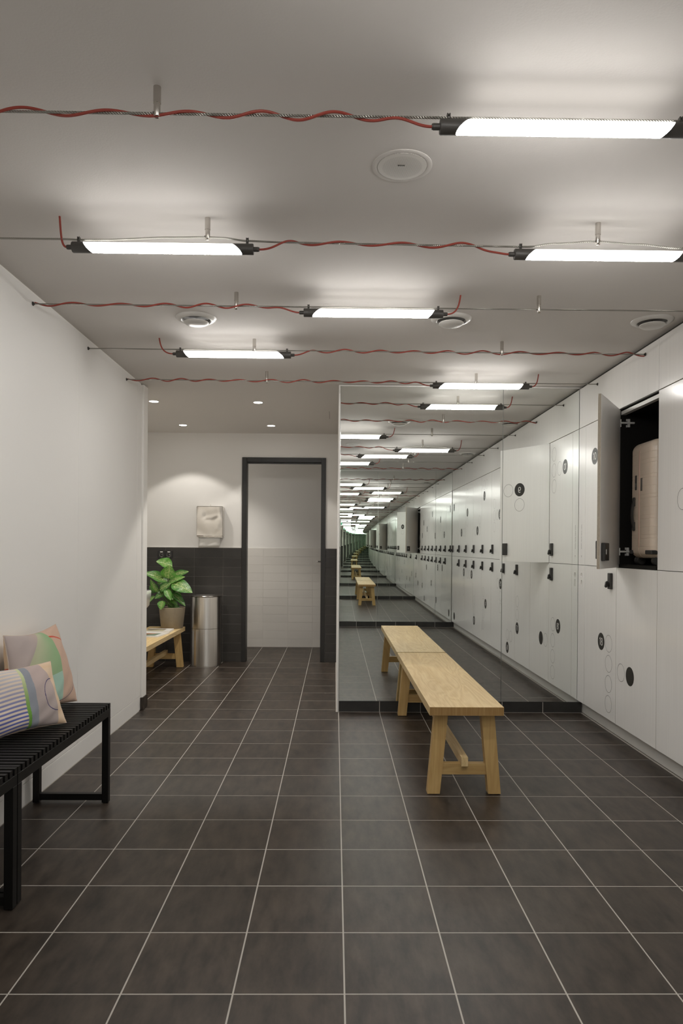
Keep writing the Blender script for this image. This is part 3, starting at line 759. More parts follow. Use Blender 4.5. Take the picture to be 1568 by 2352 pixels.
# tube lamps
LEN, R = 0.655, 0.0192
def cap_mesh(kind, side):
    """end cap with a slanted inner edge; kind 0: left edge curved / right edge straight, kind 1 the other way round"""
    bm = bmesh.new(); seg = 40
    outer, inner = [], []
    for i in range(seg):
        a = 2*PI*i/seg; yy, zz = math.cos(a), math.sin(a)
        # direction to the viewer: down and forward (-y); ph = -1 at the top silhouette, +1 at the bottom
        ph = -0.50*(-yy)*0 + (-zz)*0.86 + (yy)*0.50; fc = (-yy)*0.86 + (-zz)*0.50
        if side == 0: L = (0.062 - 0.015*ph - 0.014*fc) if kind == 0 else (0.058 + 0.0165*ph)
        else: L = (0.058 + 0.0165*ph) if kind == 0 else (0.062 - 0.015*ph - 0.014*fc)
        outer.append((yy, zz, L))
    sg = 1 if side == 0 else -1
    x0 = 0 if side == 0 else LEN
    Rr = R*1.02
    A = [bm.verts.new((x0, yy*Rr*0.94, zz*Rr*0.94)) for yy, zz, L in outer]
    B = [bm.verts.new((x0+sg*0.002, yy*Rr, zz*Rr)) for yy, zz, L in outer]
    Dd = [bm.verts.new((x0+sg*L, yy*Rr, zz*Rr)) for yy, zz, L in outer]
    E_ = [bm.verts.new((x0+sg*L, yy*Rr*0.93, zz*Rr*0.93)) for yy, zz, L in outer]
    bm.faces.new(A)
    for P1, P2 in ((A, B), (B, Dd), (Dd, E_)):
        for i in range(seg): bm.faces.new((P1[i], P1[(i+1) % seg], P2[(i+1) % seg], P2[i]))
    return fin(bm, True)
caps = {(k, s): cap_mesh(k, s) for k in (0, 1) for s in (0, 1)}
def half_tube(bm, a0, a1, n=14):
    A = [bm.verts.new((0.02, R*0.97*math.cos(a0+(a1-a0)*i/n), R*0.97*math.sin(a0+(a1-a0)*i/n))) for i in range(n+1)]
    B = [bm.verts.new((LEN-0.02, v.co.y, v.co.z)) for v in A]
    for i in range(n): bm.faces.new((A[i+1], A[i], B[i], B[i+1]))
def half_mesh(a0, a1):
    bm = bmesh.new(); half_tube(bm, a0, a1); me = bpy.data.meshes.new('tube'); bm.to_mesh(me); bm.free()
    for p in me.polygons: p.use_smooth = True
    return me
diff_me, back_me = half_mesh(PI+0.28, 2*PI-0.28), half_mesh(-0.28, PI+0.28)
def gland(side):
    sg = -1 if side == 0 else 1; x0 = 0 if side == 0 else LEN
    bm = bmesh.new(); cyl(bm, (x0, 0, 0), (x0+sg*0.018, 0, 0), 0.0085, seg=16); cyl(bm, (x0+sg*0.0185, 0, 0), (x0+sg*0.021, 0, 0), 0.0075, seg=16)
    return fin(bm, True)
gl = [gland(0), gland(1)]
def clampf(bm, x, h):
    box(bm, x-0.0045, -0.004, R-0.002, x+0.0045, 0.004, h-0.004, bev=0.0008)
    box(bm, x-0.0045, -0.006, h-0.004, x-0.0015, 0.006, h+0.010, bev=0.0006); box(bm, x+0.0015, -0.006, h-0.004, x+0.0045, 0.006, h+0.010, bev=0.0006)
    box(bm, x-0.005, -0.005, h+0.0062, x+0.005, 0.005, h+0.0088, bev=0.0006)
LAMPS = [  # row, x of left cap, z of axis, kind, label
 (1, 0.266, 2.3025, 0, 'lit tube lamp at the top right of the picture, closest overhead'),
 (2, -0.959, 2.283, 1, 'lit tube lamp at the left, fourth rope from the mirror'),
 (2, 0.647, 2.277, 0, 'lit tube lamp cut by the right frame edge, fourth rope from the mirror'),
 (3, -0.155, 2.304, 0, 'lit tube lamp in mid-ceiling, in front of the round vent, third rope from the mirror'),
 (4, -0.916, 2.305, 1, 'lit tube lamp on the second rope from the mirror, above the hall opening'),
 (5, 0.658, 2.309, 0, 'lit tube lamp on the rope nearest the mirror'),
 (0, -0.155, 2.304, 0, 'lit tube lamp on the first rope behind the camera, seen in the mirror'),
 (-1, -0.916, 2.304, 1, 'lit tube lamp on the last rope behind the camera'),
]
for row, x, z, kind, lab in LAMPS:
    t = thing('tube_lamp', lab, 'lamp', (x, ROWS[row], z), group='tube lamps on the wire ropes')
    obj('diffuser', diff_me, diffuser, t); obj('tube_back', back_me, tube_back, t)
    for s in (0, 1):
        c = obj('end_cap', caps[(kind, s)], lamp_black, t)
        obj('cable_gland', gl[s], lamp_black, c)
        xc = 0.0225 if s == 0 else LEN-0.0225
        obj('clamp', mk(clampf, xc, wire_z(row, x+xc)-z), lamp_black, t)

# red cords
RC = 0.0038
def twist(row, xa, xb, za=None, zb=None, ph=0.0):
    y = ROWS[row]; n = int((xb-xa)/0.008); pts = []
    for i in range(n+1):
        s = i/n; x = xa + (xb-xa)*s
        a = 2*PI*x/0.205 + ph + 0.5*math.sin(x*5.1+row)
        rad = 0.0078 + 0.0022*math.sin(x*7.3+row*2)
        py, pz = -rad*math.cos(a), wire_z(row, x) + rad*math.sin(a)
        for end, ze, d in ((0, za, x-xa), (1, zb, xb-x)):
            if ze is not None and d < 0.13:
                k = d/0.13; k = k*k*(3-2*k); py *= k; pz = ze + (pz-ze)*k
        pts.append((x, y+py, pz))
    return pts
def pigtail(row, xg, zg, xc):
    y = ROWS[row]; d = xc-xg; s = 1 if d > 0 else -1; pts = []
    P0, P1, P2, P3 = Vector((xg, y, zg)), Vector((xg+d*0.75, y, zg+0.002)), Vector((xc-d*0.02+s*-0.006, y, zg+0.04)), Vector((xc, y+0.002, ZC+0.001))
    for i in range(25):
        u = i/24; pts.append((1-u)**3*P0 + 3*(1-u)**2*u*P1 + 3*(1-u)*u*u*P2 + u**3*P3)
    return pts
G = 0.0205
cords = [
 (1, twist(1, XW+0.006, 0.266-G, None, 2.3025, 0.9), 'red cord twisted round the rope, running to the lamp at top right'),
 (1, pigtail(1, 0.266+LEN+G, 2.3025, 1.00), 'short red cord from the top-right lamp up into the ceiling'),
 (2, pigtail(2, -0.959-G, 2.283, -1.007), 'short red cord rising from the left lamp of the two-lamp rope'),
 (2, twist(2, -0.959+LEN+G, 0.647-G, 2.283, 2.277, 0.3), 'red cord twisted between the two lamps of the fourth rope'),
 (2, pigtail(2, 0.647+LEN+G, 2.277, 1.38), 'short red cord from the lamp at the right frame edge up to the ceiling'),
 (3, twist(3, XW+0.006, -0.155-G, None, 2.304, 1.2), 'red cord twisted round the third rope from the left wall to the mid-ceiling lamp'),
 (3, pigtail(3, -0.155+LEN+G, 2.304, 0.583), 'short red cord rising beside the round vent from the mid-ceiling lamp'),
 (4, pigtail(4, -0.916-G, 2.305, -1.015), 'short red cord rising from the lamp on the second rope'),
 (4, twist(4, -0.916+LEN+G, XL-0.006, 2.305, None, 0.2), 'red cord twisted round the second rope as far as the lockers'),
 (5, twist(5, XW+0.006, 0.658-G, None, 2.309, 2.2), 'red cord twisted round the rope nearest the mirror, from the left wall'),
 (5, pigtail(5, 0.658+LEN+G, 2.309, 1.379), 'short red cord rising from the lamp nearest the mirror'),
 (0, twist(0, XW+0.006, -0.155-G, None, 2.304, 1.7), 'red cord twisted round the first rope behind the camera'),
 (0, pigtail(0, -0.155+LEN+G, 2.304, 0.583), 'short red cord rising from the first lamp behind the camera'),
 (-1, twist(-1, -0.916+LEN+G, XL-0.006, 2.304, None, 2.6), 'red cord twisted round the last rope behind the camera'),
]
for row, pts, lab in cords:
    o = obj('power_cord', mk(tube, pts, RC, 8, smooth=True), cord_red)
    o['label'] = lab; o['category'] = 'cord'; o['group'] = 'red lamp cords'

# ceiling speaker, vents, downlights
t = thing('ceiling_speaker', 'round white ceiling speaker with perforated grille', 'speaker', (0.201, 2.183, ZC))
obj('rim', mk(lathe, [(0.0775, -0.001), (0.0775, -0.0020), (0.079, -0.0026), (0.0915, -0.0024), (0.0935, -0.0012), (0.0935, 0.0)], seg=56, smooth=True), ceil_paint, t)
grille_m = bpy.data.materials.new('speaker_grille'); grille_m.use_nodes = True
_nt = grille_m.node_tree; _b = _nt.nodes['Principled BSDF']; _tc = _nt.nodes.new('ShaderNodeTexCoord'); _v = _nt.nodes.new('ShaderNodeTexVoronoi'); _v.inputs['Scale'].default_value = 400; _v.inputs['Randomness'].default_value = 0.0
_r = _nt.nodes.new('ShaderNodeValToRGB'); _r.color_ramp.elements[0].position = 0.25; _r.color_ramp.elements[0].color = (0.16, 0.15, 0.14, 1); _r.color_ramp.elements[1].position = 0.4; _r.color_ramp.elements[1].color = (0.66, 0.635, 0.60, 1)
_nt.links.new(_tc.outputs['Object'], _v.inputs[0]); _nt.links.new(_v.outputs[0], _r.inputs[0]); _nt.links.new(_r.outputs[0], _b.inputs[0]); _b.inputs['Roughness'].default_value = 0.5
gr = obj('grille', mk(lathe, [(0, -0.0048), (0.060, -0.0044), (0.0765, -0.0032), (0.0774, -0.0008)], seg=56, smooth=True), grille_m, t)
lg = obj('logo', text_mesh('BOSE', 0.0085, 0.0002, 1.15), ink, gr, (-0.004, -0.012, -0.0052), (PI, 0, 0))
def vent_frame(bm): lathe(bm, [(0.073, 0.0), (0.073, -0.010), (0.078, -0.0135), (0.090, -0.012), (0.1045, -0.0035), (0.106, 0.0)], seg=48)
def vent_disc(bm): lathe(bm, [(0, -0.020), (0.058, -0.020), (0.0645, -0.022), (0.064, -0.025), (0.054, -0.0325), (0.032, -0.0370), (0, -0.038)], seg=48)
vf, vd = mk(vent_frame, smooth=True), mk(vent_disc, smooth=True)
vthroat = mk(lathe, [(0.0729, -0.0005), (0.0, -0.0005)], seg=48)
for x, y, lab in ((-0.733, 3.660, 'round white ceiling vent left of centre, near the third rope'), (0.596, 3.628, 'round white ceiling vent partly behind the mid-ceiling lamp'), (1.643, 3.619, 'round white ceiling vent at the right above the lockers'),
                  (1.643, 1.50, 'round white ceiling vent above the lockers, seen only in the mirror')):
    t = thing('air_vent', lab, 'vent', (x, y, ZC), group='round ceiling vents')
    obj('ring', vf, vent_white, t); obj('disc', vd, vent_white, t); obj('throat', vthroat, carc_grey, t)
    obj('spindle', mk(cyl, (0, 0, -0.0006), (0, 0, -0.0202), 0.004, seg=10), steel, t)
dl_ring = mk(lathe, [(0.036, -0.0005), (0.037, -0.003), (0.041, -0.004), (0.0455, -0.001), (0.0455, 0)], seg=36, smooth=True)
dl_lens = mk(lathe, [(0, -0.0022), (0.0362, -0.0022)], seg=36)
for x, y, lab in ((-1.497, 5.756, 'round downlight in the hall ceiling, front left'), (-0.642, 5.757, 'round downlight in the hall ceiling, front right'),
                  (-1.498, 6.862, 'round downlight in the hall ceiling, back left by the tiled wall'), (-0.634, 6.850, 'round downlight in the hall ceiling, back right above the doorway'),
                  (-1.22, 7.80, 'round downlight in the side room behind the doorway')):
    t = thing('downlight', lab, 'downlight', (x, y, ZC), group='recessed downlights')
    obj('bezel', dl_ring, vent_white, t); obj('lens', dl_lens, spot_glow, t)
    ld = bpy.data.lights.new('downlight_lamp', 'SPOT'); ld.energy = SPOT_WATTS * (2.6 if y > 7.4 else 0.85 if y > 6.5 else 2.3); ld.color = SPOT_COLOR; ld.spot_size = math.radians(100); ld.spot_blend = 0.9 if y > 7.4 else 0.22; ld.shadow_soft_size = 0.022
    lo_ = bpy.data.objects.new('downlight_lamp', ld); C.objects.link(lo_); lo_.parent = t; lo_.location = (0, 0, -0.012)

# ================================================================== OAK BENCHES
def oak_bench(label, cat_loc, half_len, zscale=1.0):
    """local: X across (width .357), Y along, origin at floor centre"""
    t = thing('oak_bench', label, 'bench', cat_loc)
    hw = 0.1785; h = 0.44*zscale; th = 0.041
    for a, b in ((-hw, -0.052), (-0.052, 0.083), (0.083, hw)):
        tb = obj('top_board', mk(box, a, -half_len, h-th, b, half_len, h, bev=0.0005), [oakY, oakE], t)
        for p in tb.data.polygons:
            if abs(p.normal.y) > 0.9: p.material_index = 1
    yl = half_len-0.055
    for sy in (-1, 1):
        y0, y1 = (sy*yl - (0 if sy < 0 else 0.052), sy*yl + (0.052 if sy < 0 else 0))
        for sx in (-1, 1):
            def lg(bm):
                xt, xb_ = hw-0.033, hw+0.001; w = 0.061; zt = h-th
                prism(bm, [(sx*xb_, 0.004), (sx*(xb_-w), 0.004), (sx*(xt-w-0.004), zt), (sx*xt, zt)], 'y', y0, y1)
            leg = obj('leg', mk(lg), oakZ, t)
            obj('foot_pad', mk(box, sx*hw-0.0+(-0.05 if sx > 0 else 0.01), y0+0.008, 0.0, sx*hw+(-0.01 if sx > 0 else 0.05), y1-0.008, 0.0042), black_metal, leg)
        zc = 0.123*zscale; hx = hw+0.001-0.034*(zc/(h-th))-0.055
        obj('cross_rail', mk(box, -hx, y0+0.008, zc-0.027, hx, y1-0.008, zc+0.027, bev=0.001), oakX, t)
    obj('stretcher', mk(box, -0.0165, -yl-0.012, 0.141*zscale, 0.0165, yl+0.012, 0.186*zscale, bev=0.001), oakY, t)
    return t
oak_bench('long light oak bench standing against the mirror in the locker room', (0.6385, 4.2125, 0), 0.8745)
oak_bench('oak bench in the hall under the potted plant and magazines', (-1.683, 6.195, 0), 0.855, 0.9)

# ================================================================== BLACK SLATTED BENCHES
def slat_bench(label, y_far):
    t = thing('slatted_bench', label, 'bench', (-1.225, y_far-0.48, 0), group='black slatted benches')
    hw, hl = 0.175, 0.479
    for sx in (-1, 1):
        obj('side_rail', mk(box, sx*hw-(0.028 if sx > 0 else 0), -hl, 0.405, sx*hw+(0 if sx > 0 else 0.028), hl, 0.4405, bev=0.0012), black_metal, t)
    for sy in (-1, 1):
        ya, yb_ = (hl-0.030, hl) if sy > 0 else (-hl, -hl+0.030)
        for sx in (-1, 1):
            obj('leg', mk(box, sx*hw-(0.030 if sx > 0 else 0), ya, 0.003, sx*hw+(0 if sx > 0 else 0.030), yb_, 0.405, bev=0.0012), black_metal, t)
        obj('floor_rail', mk(box, -hw+0.030, ya+0.002, 0.014, hw-0.030, yb_-0.002, 0.044, bev=0.001), black_metal, t)
        obj('top_rail', mk(box, -hw+0.028, ya+0.002, 0.408, hw-0.028, yb_-0.002, 0.4385, bev=0.001), black_metal, t)
        for x in (-hw+0.015, hw-0.015):
            obj('foot_glide', mk(cyl, (x, (ya+yb_)/2, 0), (x, (ya+yb_)/2, 0.0145 if abs(x) < hw-0.03 else 0.0035), 0.009, seg=12), lamp_black, t)
    n = 29; pitch = 0.0327
    sm = mk(box, -hw, -0.0095, 0.441, hw, 0.0095, 0.4635, bev=0.0008)
    for i in range(n): obj('slat', sm, black_metal, t, (0, hl-0.0097-i*(2*hl-0.0194)/(n-1), 0))
    return t
slat_bench('black slatted bench with cushions along the left wall, far one', 3.293)
slat_bench('black slatted bench at the left frame edge, nearest the camera', 2.330)

# ================================================================== CUSHIONS
def mix(a, b, k): k = max(0.0, min(1.0, k)); return tuple(a[i]*(1-k)+b[i]*k for i in range(3))
def sm(a, b, x): k = max(0.0, min(1.0, (x-a)/(b-a))); return k*k*(3-2*k)
LILAC, PALEG, GREEN, MINT, PEACH, TAN, RED, NAVY = (0.40, 0.34, 0.325), (0.44, 0.46, 0.31), (0.26, 0.40, 0.215), (0.35, 0.52, 0.43), (0.60, 0.40, 0.28), (0.66, 0.48, 0.32), (0.55, 0.09, 0.05), (0.045, 0.04, 0.13)
TEAL, BLUE, GREYB, CREAM, LIME = (0.20, 0.36, 0.32), (0.10, 0.12, 0.36), (0.26, 0.28, 0.32), (0.70, 0.58, 0.46), (0.30, 0.46, 0.12)
def print_a(u, v):
    edge = max(0.05, 0.11 + 0.74*(v-0.5))                 # lilac | green
    right_ = 0.67 - 0.05*sm(0.75, 1.0, v)              # green | peach
    if u < edge: c = mix(LILAC, PEACH, 0.25*sm(0.75, 1.0, v)*sm(0.2, 0.5, u))
    elif u < right_:
        if v > 0.42 + 0.10*(u-0.6): c = mix(PALEG, GREEN, sm(edge+0.03, right_-0.02, u))
        elif v > 0.06 + 1.2*max(0, abs(u-0.58)-0.04)**1.4: c = MINT
        else: c = PEACH
    else:
        k = 0.5+0.5*math.sin(u*2*PI*38); c = mix((0.60, 0.42, 0.32), (0.48, 0.31, 0.235), k*0.7)
    if u > right_-0.005 and abs(v - (0.885 - 0.1*(u-0.64) - 0.8*(u-0.64)**2)) < 0.012*(1.2-1.5*(u-0.64)): c = RED
    r = math.hypot((u-0.62)/0.36, (v-0.33)/0.27)
    if abs(r-1) < 0.015 and v < 0.33 and u > 0.60: c = NAVY
    return c
def print_b(u, v):
    w = 0.030*math.sin(v*3.0)
    s = u + w
    if s < 0.56:
        k = math.sin((v*1.0 + 0.02*math.sin(u*9))*2*PI*17); deep = sm(0.9, 0.15, v)
        c = mix(mix(CREAM, (0.62, 0.56, 0.52), 0.3), mix((0.52, 0.50, 0.52), BLUE, deep), sm(-0.25, 0.35, k))
    elif s < 0.595: c = mix((0.56, 0.60, 0.36), (0.14, 0.32, 0.05), sm(0.95, 0.2, v))
    elif s < 0.675: c = GREYB
    elif u < 0.905 - 0.06*sm(0.6, 1.0, v): c = mix(LILAC, (0.46, 0.37, 0.35), sm(0.2, 0.9, v))
    else: c = mix(TAN, CREAM, 0.4*abs(math.sin(v*17)))
    r = math.hypot((u-0.905)/0.155, (v-0.46)/0.255)
    if abs(r-1) < 0.024 and u < 0.905: c = NAVY
    return c
def cushion(label, TL, TR, BR, BL, thick, fn, bulge_dir, NF=300):
    t = thing('cushion', label, 'cushion', tuple((Vector(BL)+Vector(BR))/2), group='printed cushions on the black bench')
    o0 = Vector(t.location); TL, TR, BR, BL = [Vector(p)-o0 for p in (TL, TR, BR, BL)]
    ctr = (TL+TR+BR+BL)/4
    nrm = (TR-TL).cross(BL-TL).normalized()
    if nrm.dot(Vector(bulge_dir)) < 0: nrm = -nrm
    for nm, sg in (('front_cover', 1), ('back_cover', -1)):
        vs, cols, fs = [], [], []; N = NF if sg > 0 else 70
        for j in range(N+1):
            v = j/N
            for i in range(N+1):
                u = i/N
                p = (BL*(1-u)+BR*u)*(1-v) + (TL*(1-u)+TR*u)*v
                a, b_ = 2*u-1, 2*v-1
                # sides pull in between the corners
                p = p + (ctr-p)*(0.085*(1-b_*b_)*abs(a)**3 + 0.12*(1-a*a)*abs(b_)**3)
                prof = max(0.0, (1-a*a)*(1-b_*b_))**0.42
                wr = 0.006*math.sin(9*u+3*v)*math.sin(5*v-2*u)*prof + 0.004*math.sin(23*(u-v))*prof*(abs(a)+abs(b_))/2
                p = p + nrm*sg*(thick*prof + wr)
                vs.append(p); 
                cols.append(fn(u, v) if sg > 0 else ((TEAL if v < 0.62 else TAN) if abs(v-0.62) > 0.01 else RED))
        for j in range(N):
            for i in range(N):
                q = (j*(N+1)+i, j*(N+1)+i+1, (j+1)*(N+1)+i+1, (j+1)*(N+1)+i); fs.append(q if sg > 0 else q[::-1])
        me = bpy.data.meshes.new('cushion'); me.from_pydata(vs, [], fs); me.update()
        at = me.color_attributes.new('print', 'FLOAT_COLOR', 'POINT')
        at.data.foreach_set('color', [x for c in cols for x in (*c, 1.0)])
        for p in me.polygons: p.use_smooth = True
        obj(nm, me, cushion_m, t)
    def seam(bm):
        pts = []
        for s_ in range(4*40+1):
            k = (s_/40) % 4; e = int(k); f = k-e
            u, v = [(f, 0), (1, f), (1-f, 1), (0, 1-f)][e]
            p = (BL*(1-u)+BR*u)*(1-v) + (TL*(1-u)+TR*u)*v; a, b_ = 2*u-1, 2*v-1
            pts.append(p + (ctr-p)*(0.085*(1-b_*b_)*abs(a)**3 + 0.12*(1-a*a)*abs(b_)**3))
        tube(bm, pts, 0.0022, 6)
    obj('seam', mk(seam, smooth=True), mat('cushion_seam', (0.52, 0.42, 0.34), 0.9), t)
cushion('large square cushion with lilac, green and peach print leaning on the left wall', (-1.368, 2.900, 0.826), (-1.345, 3.381, 0.822), (-1.205, 3.285, 0.474), (-1.290, 2.80, 0.474), 0.062, print_a, (1, -0.3, 0))
cushion('smaller striped cushion with a blue-grey band and navy arc, in front on the bench', (-1.385, 2.545, 0.735), (-1.198, 2.960, 0.712), (-1.104, 2.893, 0.470), (-1.30, 2.47, 0.474), 0.055, print_b, (1, -0.3, 0))

# ================================================================== HALL OBJECTS
# waste bin
t = thing('waste_bin', 'tall round brushed steel waste bin by the dark tiled hall wall', 'bin', (-1.308, 7.125, 0))
br_ = 0.155
obj('lower_body', mk(lathe, [(0, 0.0), (br_-0.003, 0.0), (br_-0.003, 0.008), (br_, 0.010), (br_, 0.378), (br_-0.004, 0.379), (0, 0.379)], seg=64, smooth=True), brushed, t)
obj('upper_body', mk(lathe, [(br_-0.004, 0.3795), (br_, 0.381), (br_, 0.697), (br_-0.006, 0.698), (br_-0.006, 0.55), (0, 0.55)], seg=64, smooth=True), brushed, t)
obj('rim', mk(lathe, [(br_-0.004, 0.6985), (br_+0.001, 0.699), (br_+0.008, 0.706), (br_+0.005, 0.709), (br_-0.004, 0.7065), (br_-0.05, 0.692), (br_-0.052, 0.66), (br_-0.053, 0.66), (br_-0.007, 0.697)], seg=64, smooth=True), steel, t)
obj('seam', mk(cyl, (-0.055, -br_+0.0105, 0.02), (-0.055, -br_+0.0105, 0.36), 0.0012, seg=6), steel, t)
# towel dispenser
t = thing('towel_dispenser', 'steel paper towel dispenser on the white hall wall above the bin', 'dispenser', (-1.296, 7.216, 1.30))
obj('cover', mk(box, -0.136, -0.0, 0.012, 0.136, 0.108, 0.322, bev=0.006), wavy_steel, t)
obj('base_plate', mk(box, -0.133, 0.008, 0.0, 0.133, 0.1085, 0.0115, bev=0.002), steel, t)
obj('key', mk(box, -0.002, 0.05, 0.3215, 0.002, 0.056, 0.345), steel, t)
def towel(bm):
    vs = [[(-0.118+0.221*i/8, 0.03+0.006*math.sin(i*1.3+j), -0.004-0.098*j/5 + (0.014*(i/8)*(j/5))) for i in range(9)] for j in range(6)]
    V = [[bm.verts.new(p) for p in r] for r in vs]
    for a, b in zip(V, V[1:]):
        for i in range(8): bm.faces.new((a[i], a[i+1], b[i+1], b[i]))
tw = obj('paper_towel', mk(towel, smooth=True), paper, t); sol = tw.modifiers.new('thickness', 'SOLIDIFY'); sol.thickness = 0.002
# double socket
t = thing('wall_socket', 'black double power socket on the dark tiles above the plant', 'socket', (-1.772, YB-0.0095, 1.118))
for sx in (-1, 1):
    c = sx*0.0385
    pl = obj('plate', mk(box, c-0.0375, -0.010, -0.039, c+0.0375, 0.0, 0.039, bev=0.0015), socket_m, t)
    def ring_s(bm):
        for i in range(1): 
            seg = 28; rr_ = (0.0215, 0.0185)
            A = [bm.verts.new((c+rr_[0]*math.cos(2*PI*k/seg), -0.0112, -0.003+rr_[0]*math.sin(2*PI*k/seg))) for k in range(seg)]
            B = [bm.verts.new((c+rr_[1]*math.cos(2*PI*k/seg), -0.0104, -0.003+rr_[1]*math.sin(2*PI*k/seg))) for k in range(seg)]
            for k in range(seg): bm.faces.new((A[k], A[(k+1) % seg], B[(k+1) % seg], B[k]))
    obj('well', mk(ring_s), case_plate, pl)
    for dx, dz in ((0.007, 0.002), (0.004, -0.021)): obj('contact', mk(cyl, (c+dx, -0.0118, -0.003+dz), (c+dx, -0.0100, -0.003+dz), 0.0026, seg=10), chrome, pl)
    obj('name_strip', mk(box, c-0.014, -0.0112, 0.024, c+0.014, -0.0101, 0.033), print_white, pl)
# wash basin (only its rim shows past the wall end)
t = thing('wash_basin', 'white wall-hung wash basin edge showing past the left wall end', 'basin', (-1.905, 6.05, 0.805))
def basin(bm):
    rings = []
    for hx, hy_, z, r in ((0.17, 0.14, -0.150, 0.07), (0.246, 0.20, -0.146, 0.05), (0.260, 0.212, -0.125, 0.05), (0.266, 0.222, -0.062, 0.05), (0.270, 0.226, -0.056, 0.05), (0.272, 0.23, 0.0, 0.05), (0.268, 0.226, 0.006, 0.05), (0.235, 0.19, 0.004, 0.07), (0.20, 0.16, -0.07, 0.08), (0.05, 0.05, -0.10, 0.045)):
        rings.append([(x, y, z) for x, y in rr(hx, hy_, r, 6)])
    loft(bm, rings)
obj('bowl', mk(basin, smooth=True), porcelain, t)
obj('wall_bracket', mk(box, -0.2335, -0.12, -0.11, -0.16, 0.12, -0.02, bev=0.004), porcelain, t)
obj('tap', mk(tube, [(-0.22, 0, 0.005), (-0.22, 0, 0.11), (-0.20, 0, 0.135), (-0.15, 0, 0.135), (-0.12, 0, 0.12)], 0.011, 10, smooth=True), chrome, t)
# magazines
def magazine(label, x0, y0, z, w, d, h, rz, top):
    t = thing('magazine', label, 'magazine', (x0, y0, z), (0, 0, rz), group='magazines on the hall bench')
    obj('pages', mk(box, -w/2, -d/2, 0, w/2, d/2, h), paper, t)
    n, m_ = 24, 32; vs, fs, cols = [], [], []
    for j in range(m_+1):
        for i in range(n+1):
            u, v = i/n, j/m_; vs.append((-w/2+w*u, -d/2+d*v, h+0.0006)); cols.append(top(u, v))
    for j in range(m_):
        for i in range(n): a = j*(n+1)+i; fs.append((a, a+1, a+n+2, a+n+1))
    me = bpy.data.meshes.new('cover'); me.from_pydata(vs, [], fs); at = me.color_attributes.new('print', 'FLOAT_COLOR', 'POINT'); at.data.foreach_set('color', [x for c in cols for x in (*c, 1.0)])
    obj('cover', me, cover_m, t)
WH = (0.75, 0.74, 0.71)
def cover1(u, v):
    if 0.12 < u < 0.82 and 0.15 < v < 0.72: return mix((0.45, 0.22, 0.12), (0.16, 0.24, 0.17), sm(0.35, 0.55, u+0.2*math.sin(v*7)))
    return WH
def cover2(u, v):
    if u < 0.75 and 0.1 < v < 0.9: return mix((0.50, 0.46, 0.30), (0.20, 0.17, 0.12), sm(0.45, 0.5, v+0.12*math.sin(u*9)))
    return WH
HZ = 0.3962
magazine('white magazine with a landscape photo, front one on the hall bench', -1.66, 6.34, HZ, 0.23, 0.29, 0.010, -0.12, cover1)
magazine('second magazine with a beige cover picture, behind the front magazine on the hall bench', -1.655, 6.615, HZ, 0.23, 0.24, 0.016, 0.05, cover2)
# potted plant
PX, PY = -1.605, 6.915
t = thing('potted_plant', 'variegated green houseplant in a tapered concrete pot on the hall bench', 'plant', (PX, PY, HZ))
pot = obj('pot', mk(lathe, [(0, 0), (0.100, 0), (0.106, 0.006), (0.127, 0.205), (0.123, 0.209), (0.112, 0.205), (0.108, 0.18), (0, 0.18)], seg=32, smooth=True), pot_m, t)
obj('soil', mk(lathe, [(0.110, 0.183), (0.06, 0.188), (0, 0.192)], seg=24, smooth=True), soil, pot)
def leaf_mesh(base, tip, width, nrm, droop, fold, seed):
    """pointed oval blade from base to tip; nrm = side the upper face looks to"""
    base, tip, nrm = Vector(base), Vector(tip), Vector(nrm).normalized()
    ax = tip-base; Lh = ax.length; ax.normalize(); side = ax.cross(nrm).normalized(); nrm = side.cross(ax).normalized()
    n, m_ = 16, 8; bm = bmesh.new(); uvl = bm.loops.layers.uv.new('UVMap'); G_ = []
    for i in range(n+1):
        u = i/n; wd_ = width/2*(math.sin(PI*min(1, u**0.72))**0.75 if 0 < u < 1 else 0)*(1-0.12*u)
        row = []
        for j in range(-m_//2, m_//2+1):
            v = 2*j/m_
            p = base + ax*Lh*u + side*wd_*v + nrm*(fold*wd_*abs(v)**1.3 + droop*Lh*4*u*(1-u)*0.25 + 0.05*wd_*math.sin(u*14+seed+3*v)*abs(v))
            row.append((bm.verts.new(p), u, v))
        G_.append(row)
    for A, B in zip(G_, G_[1:]):
        for k in range(m_):
            q = (A[k], A[k+1], B[k+1], B[k])
            f = bm.faces.new([x[0] for x in q])
            for lp, x in zip(f.loops, q): lp[uvl].uv = (x[1], x[2])
            f.smooth = True
    bmesh.ops.remove_doubles(bm, verts=bm.verts[:], dist=1e-6)
    me = bpy.data.meshes.new('leaf'); bm.to_mesh(me); bm.free(); return me
def ip(x, y, dy=0.0):     # point at the plant's depth for a pixel of the enlarged crop, relative to the plant
    px, py = 320+x/6.533, 1240+y/6.533
    X = (px-769.1-0.0073*(py-1259))/1602.2*(PY+dy); Z = CAM_H - (py-1258.8-0.0046*(px-769.1))/1602.2*(PY+dy)
    return Vector((X-PX, dy, Z-HZ))
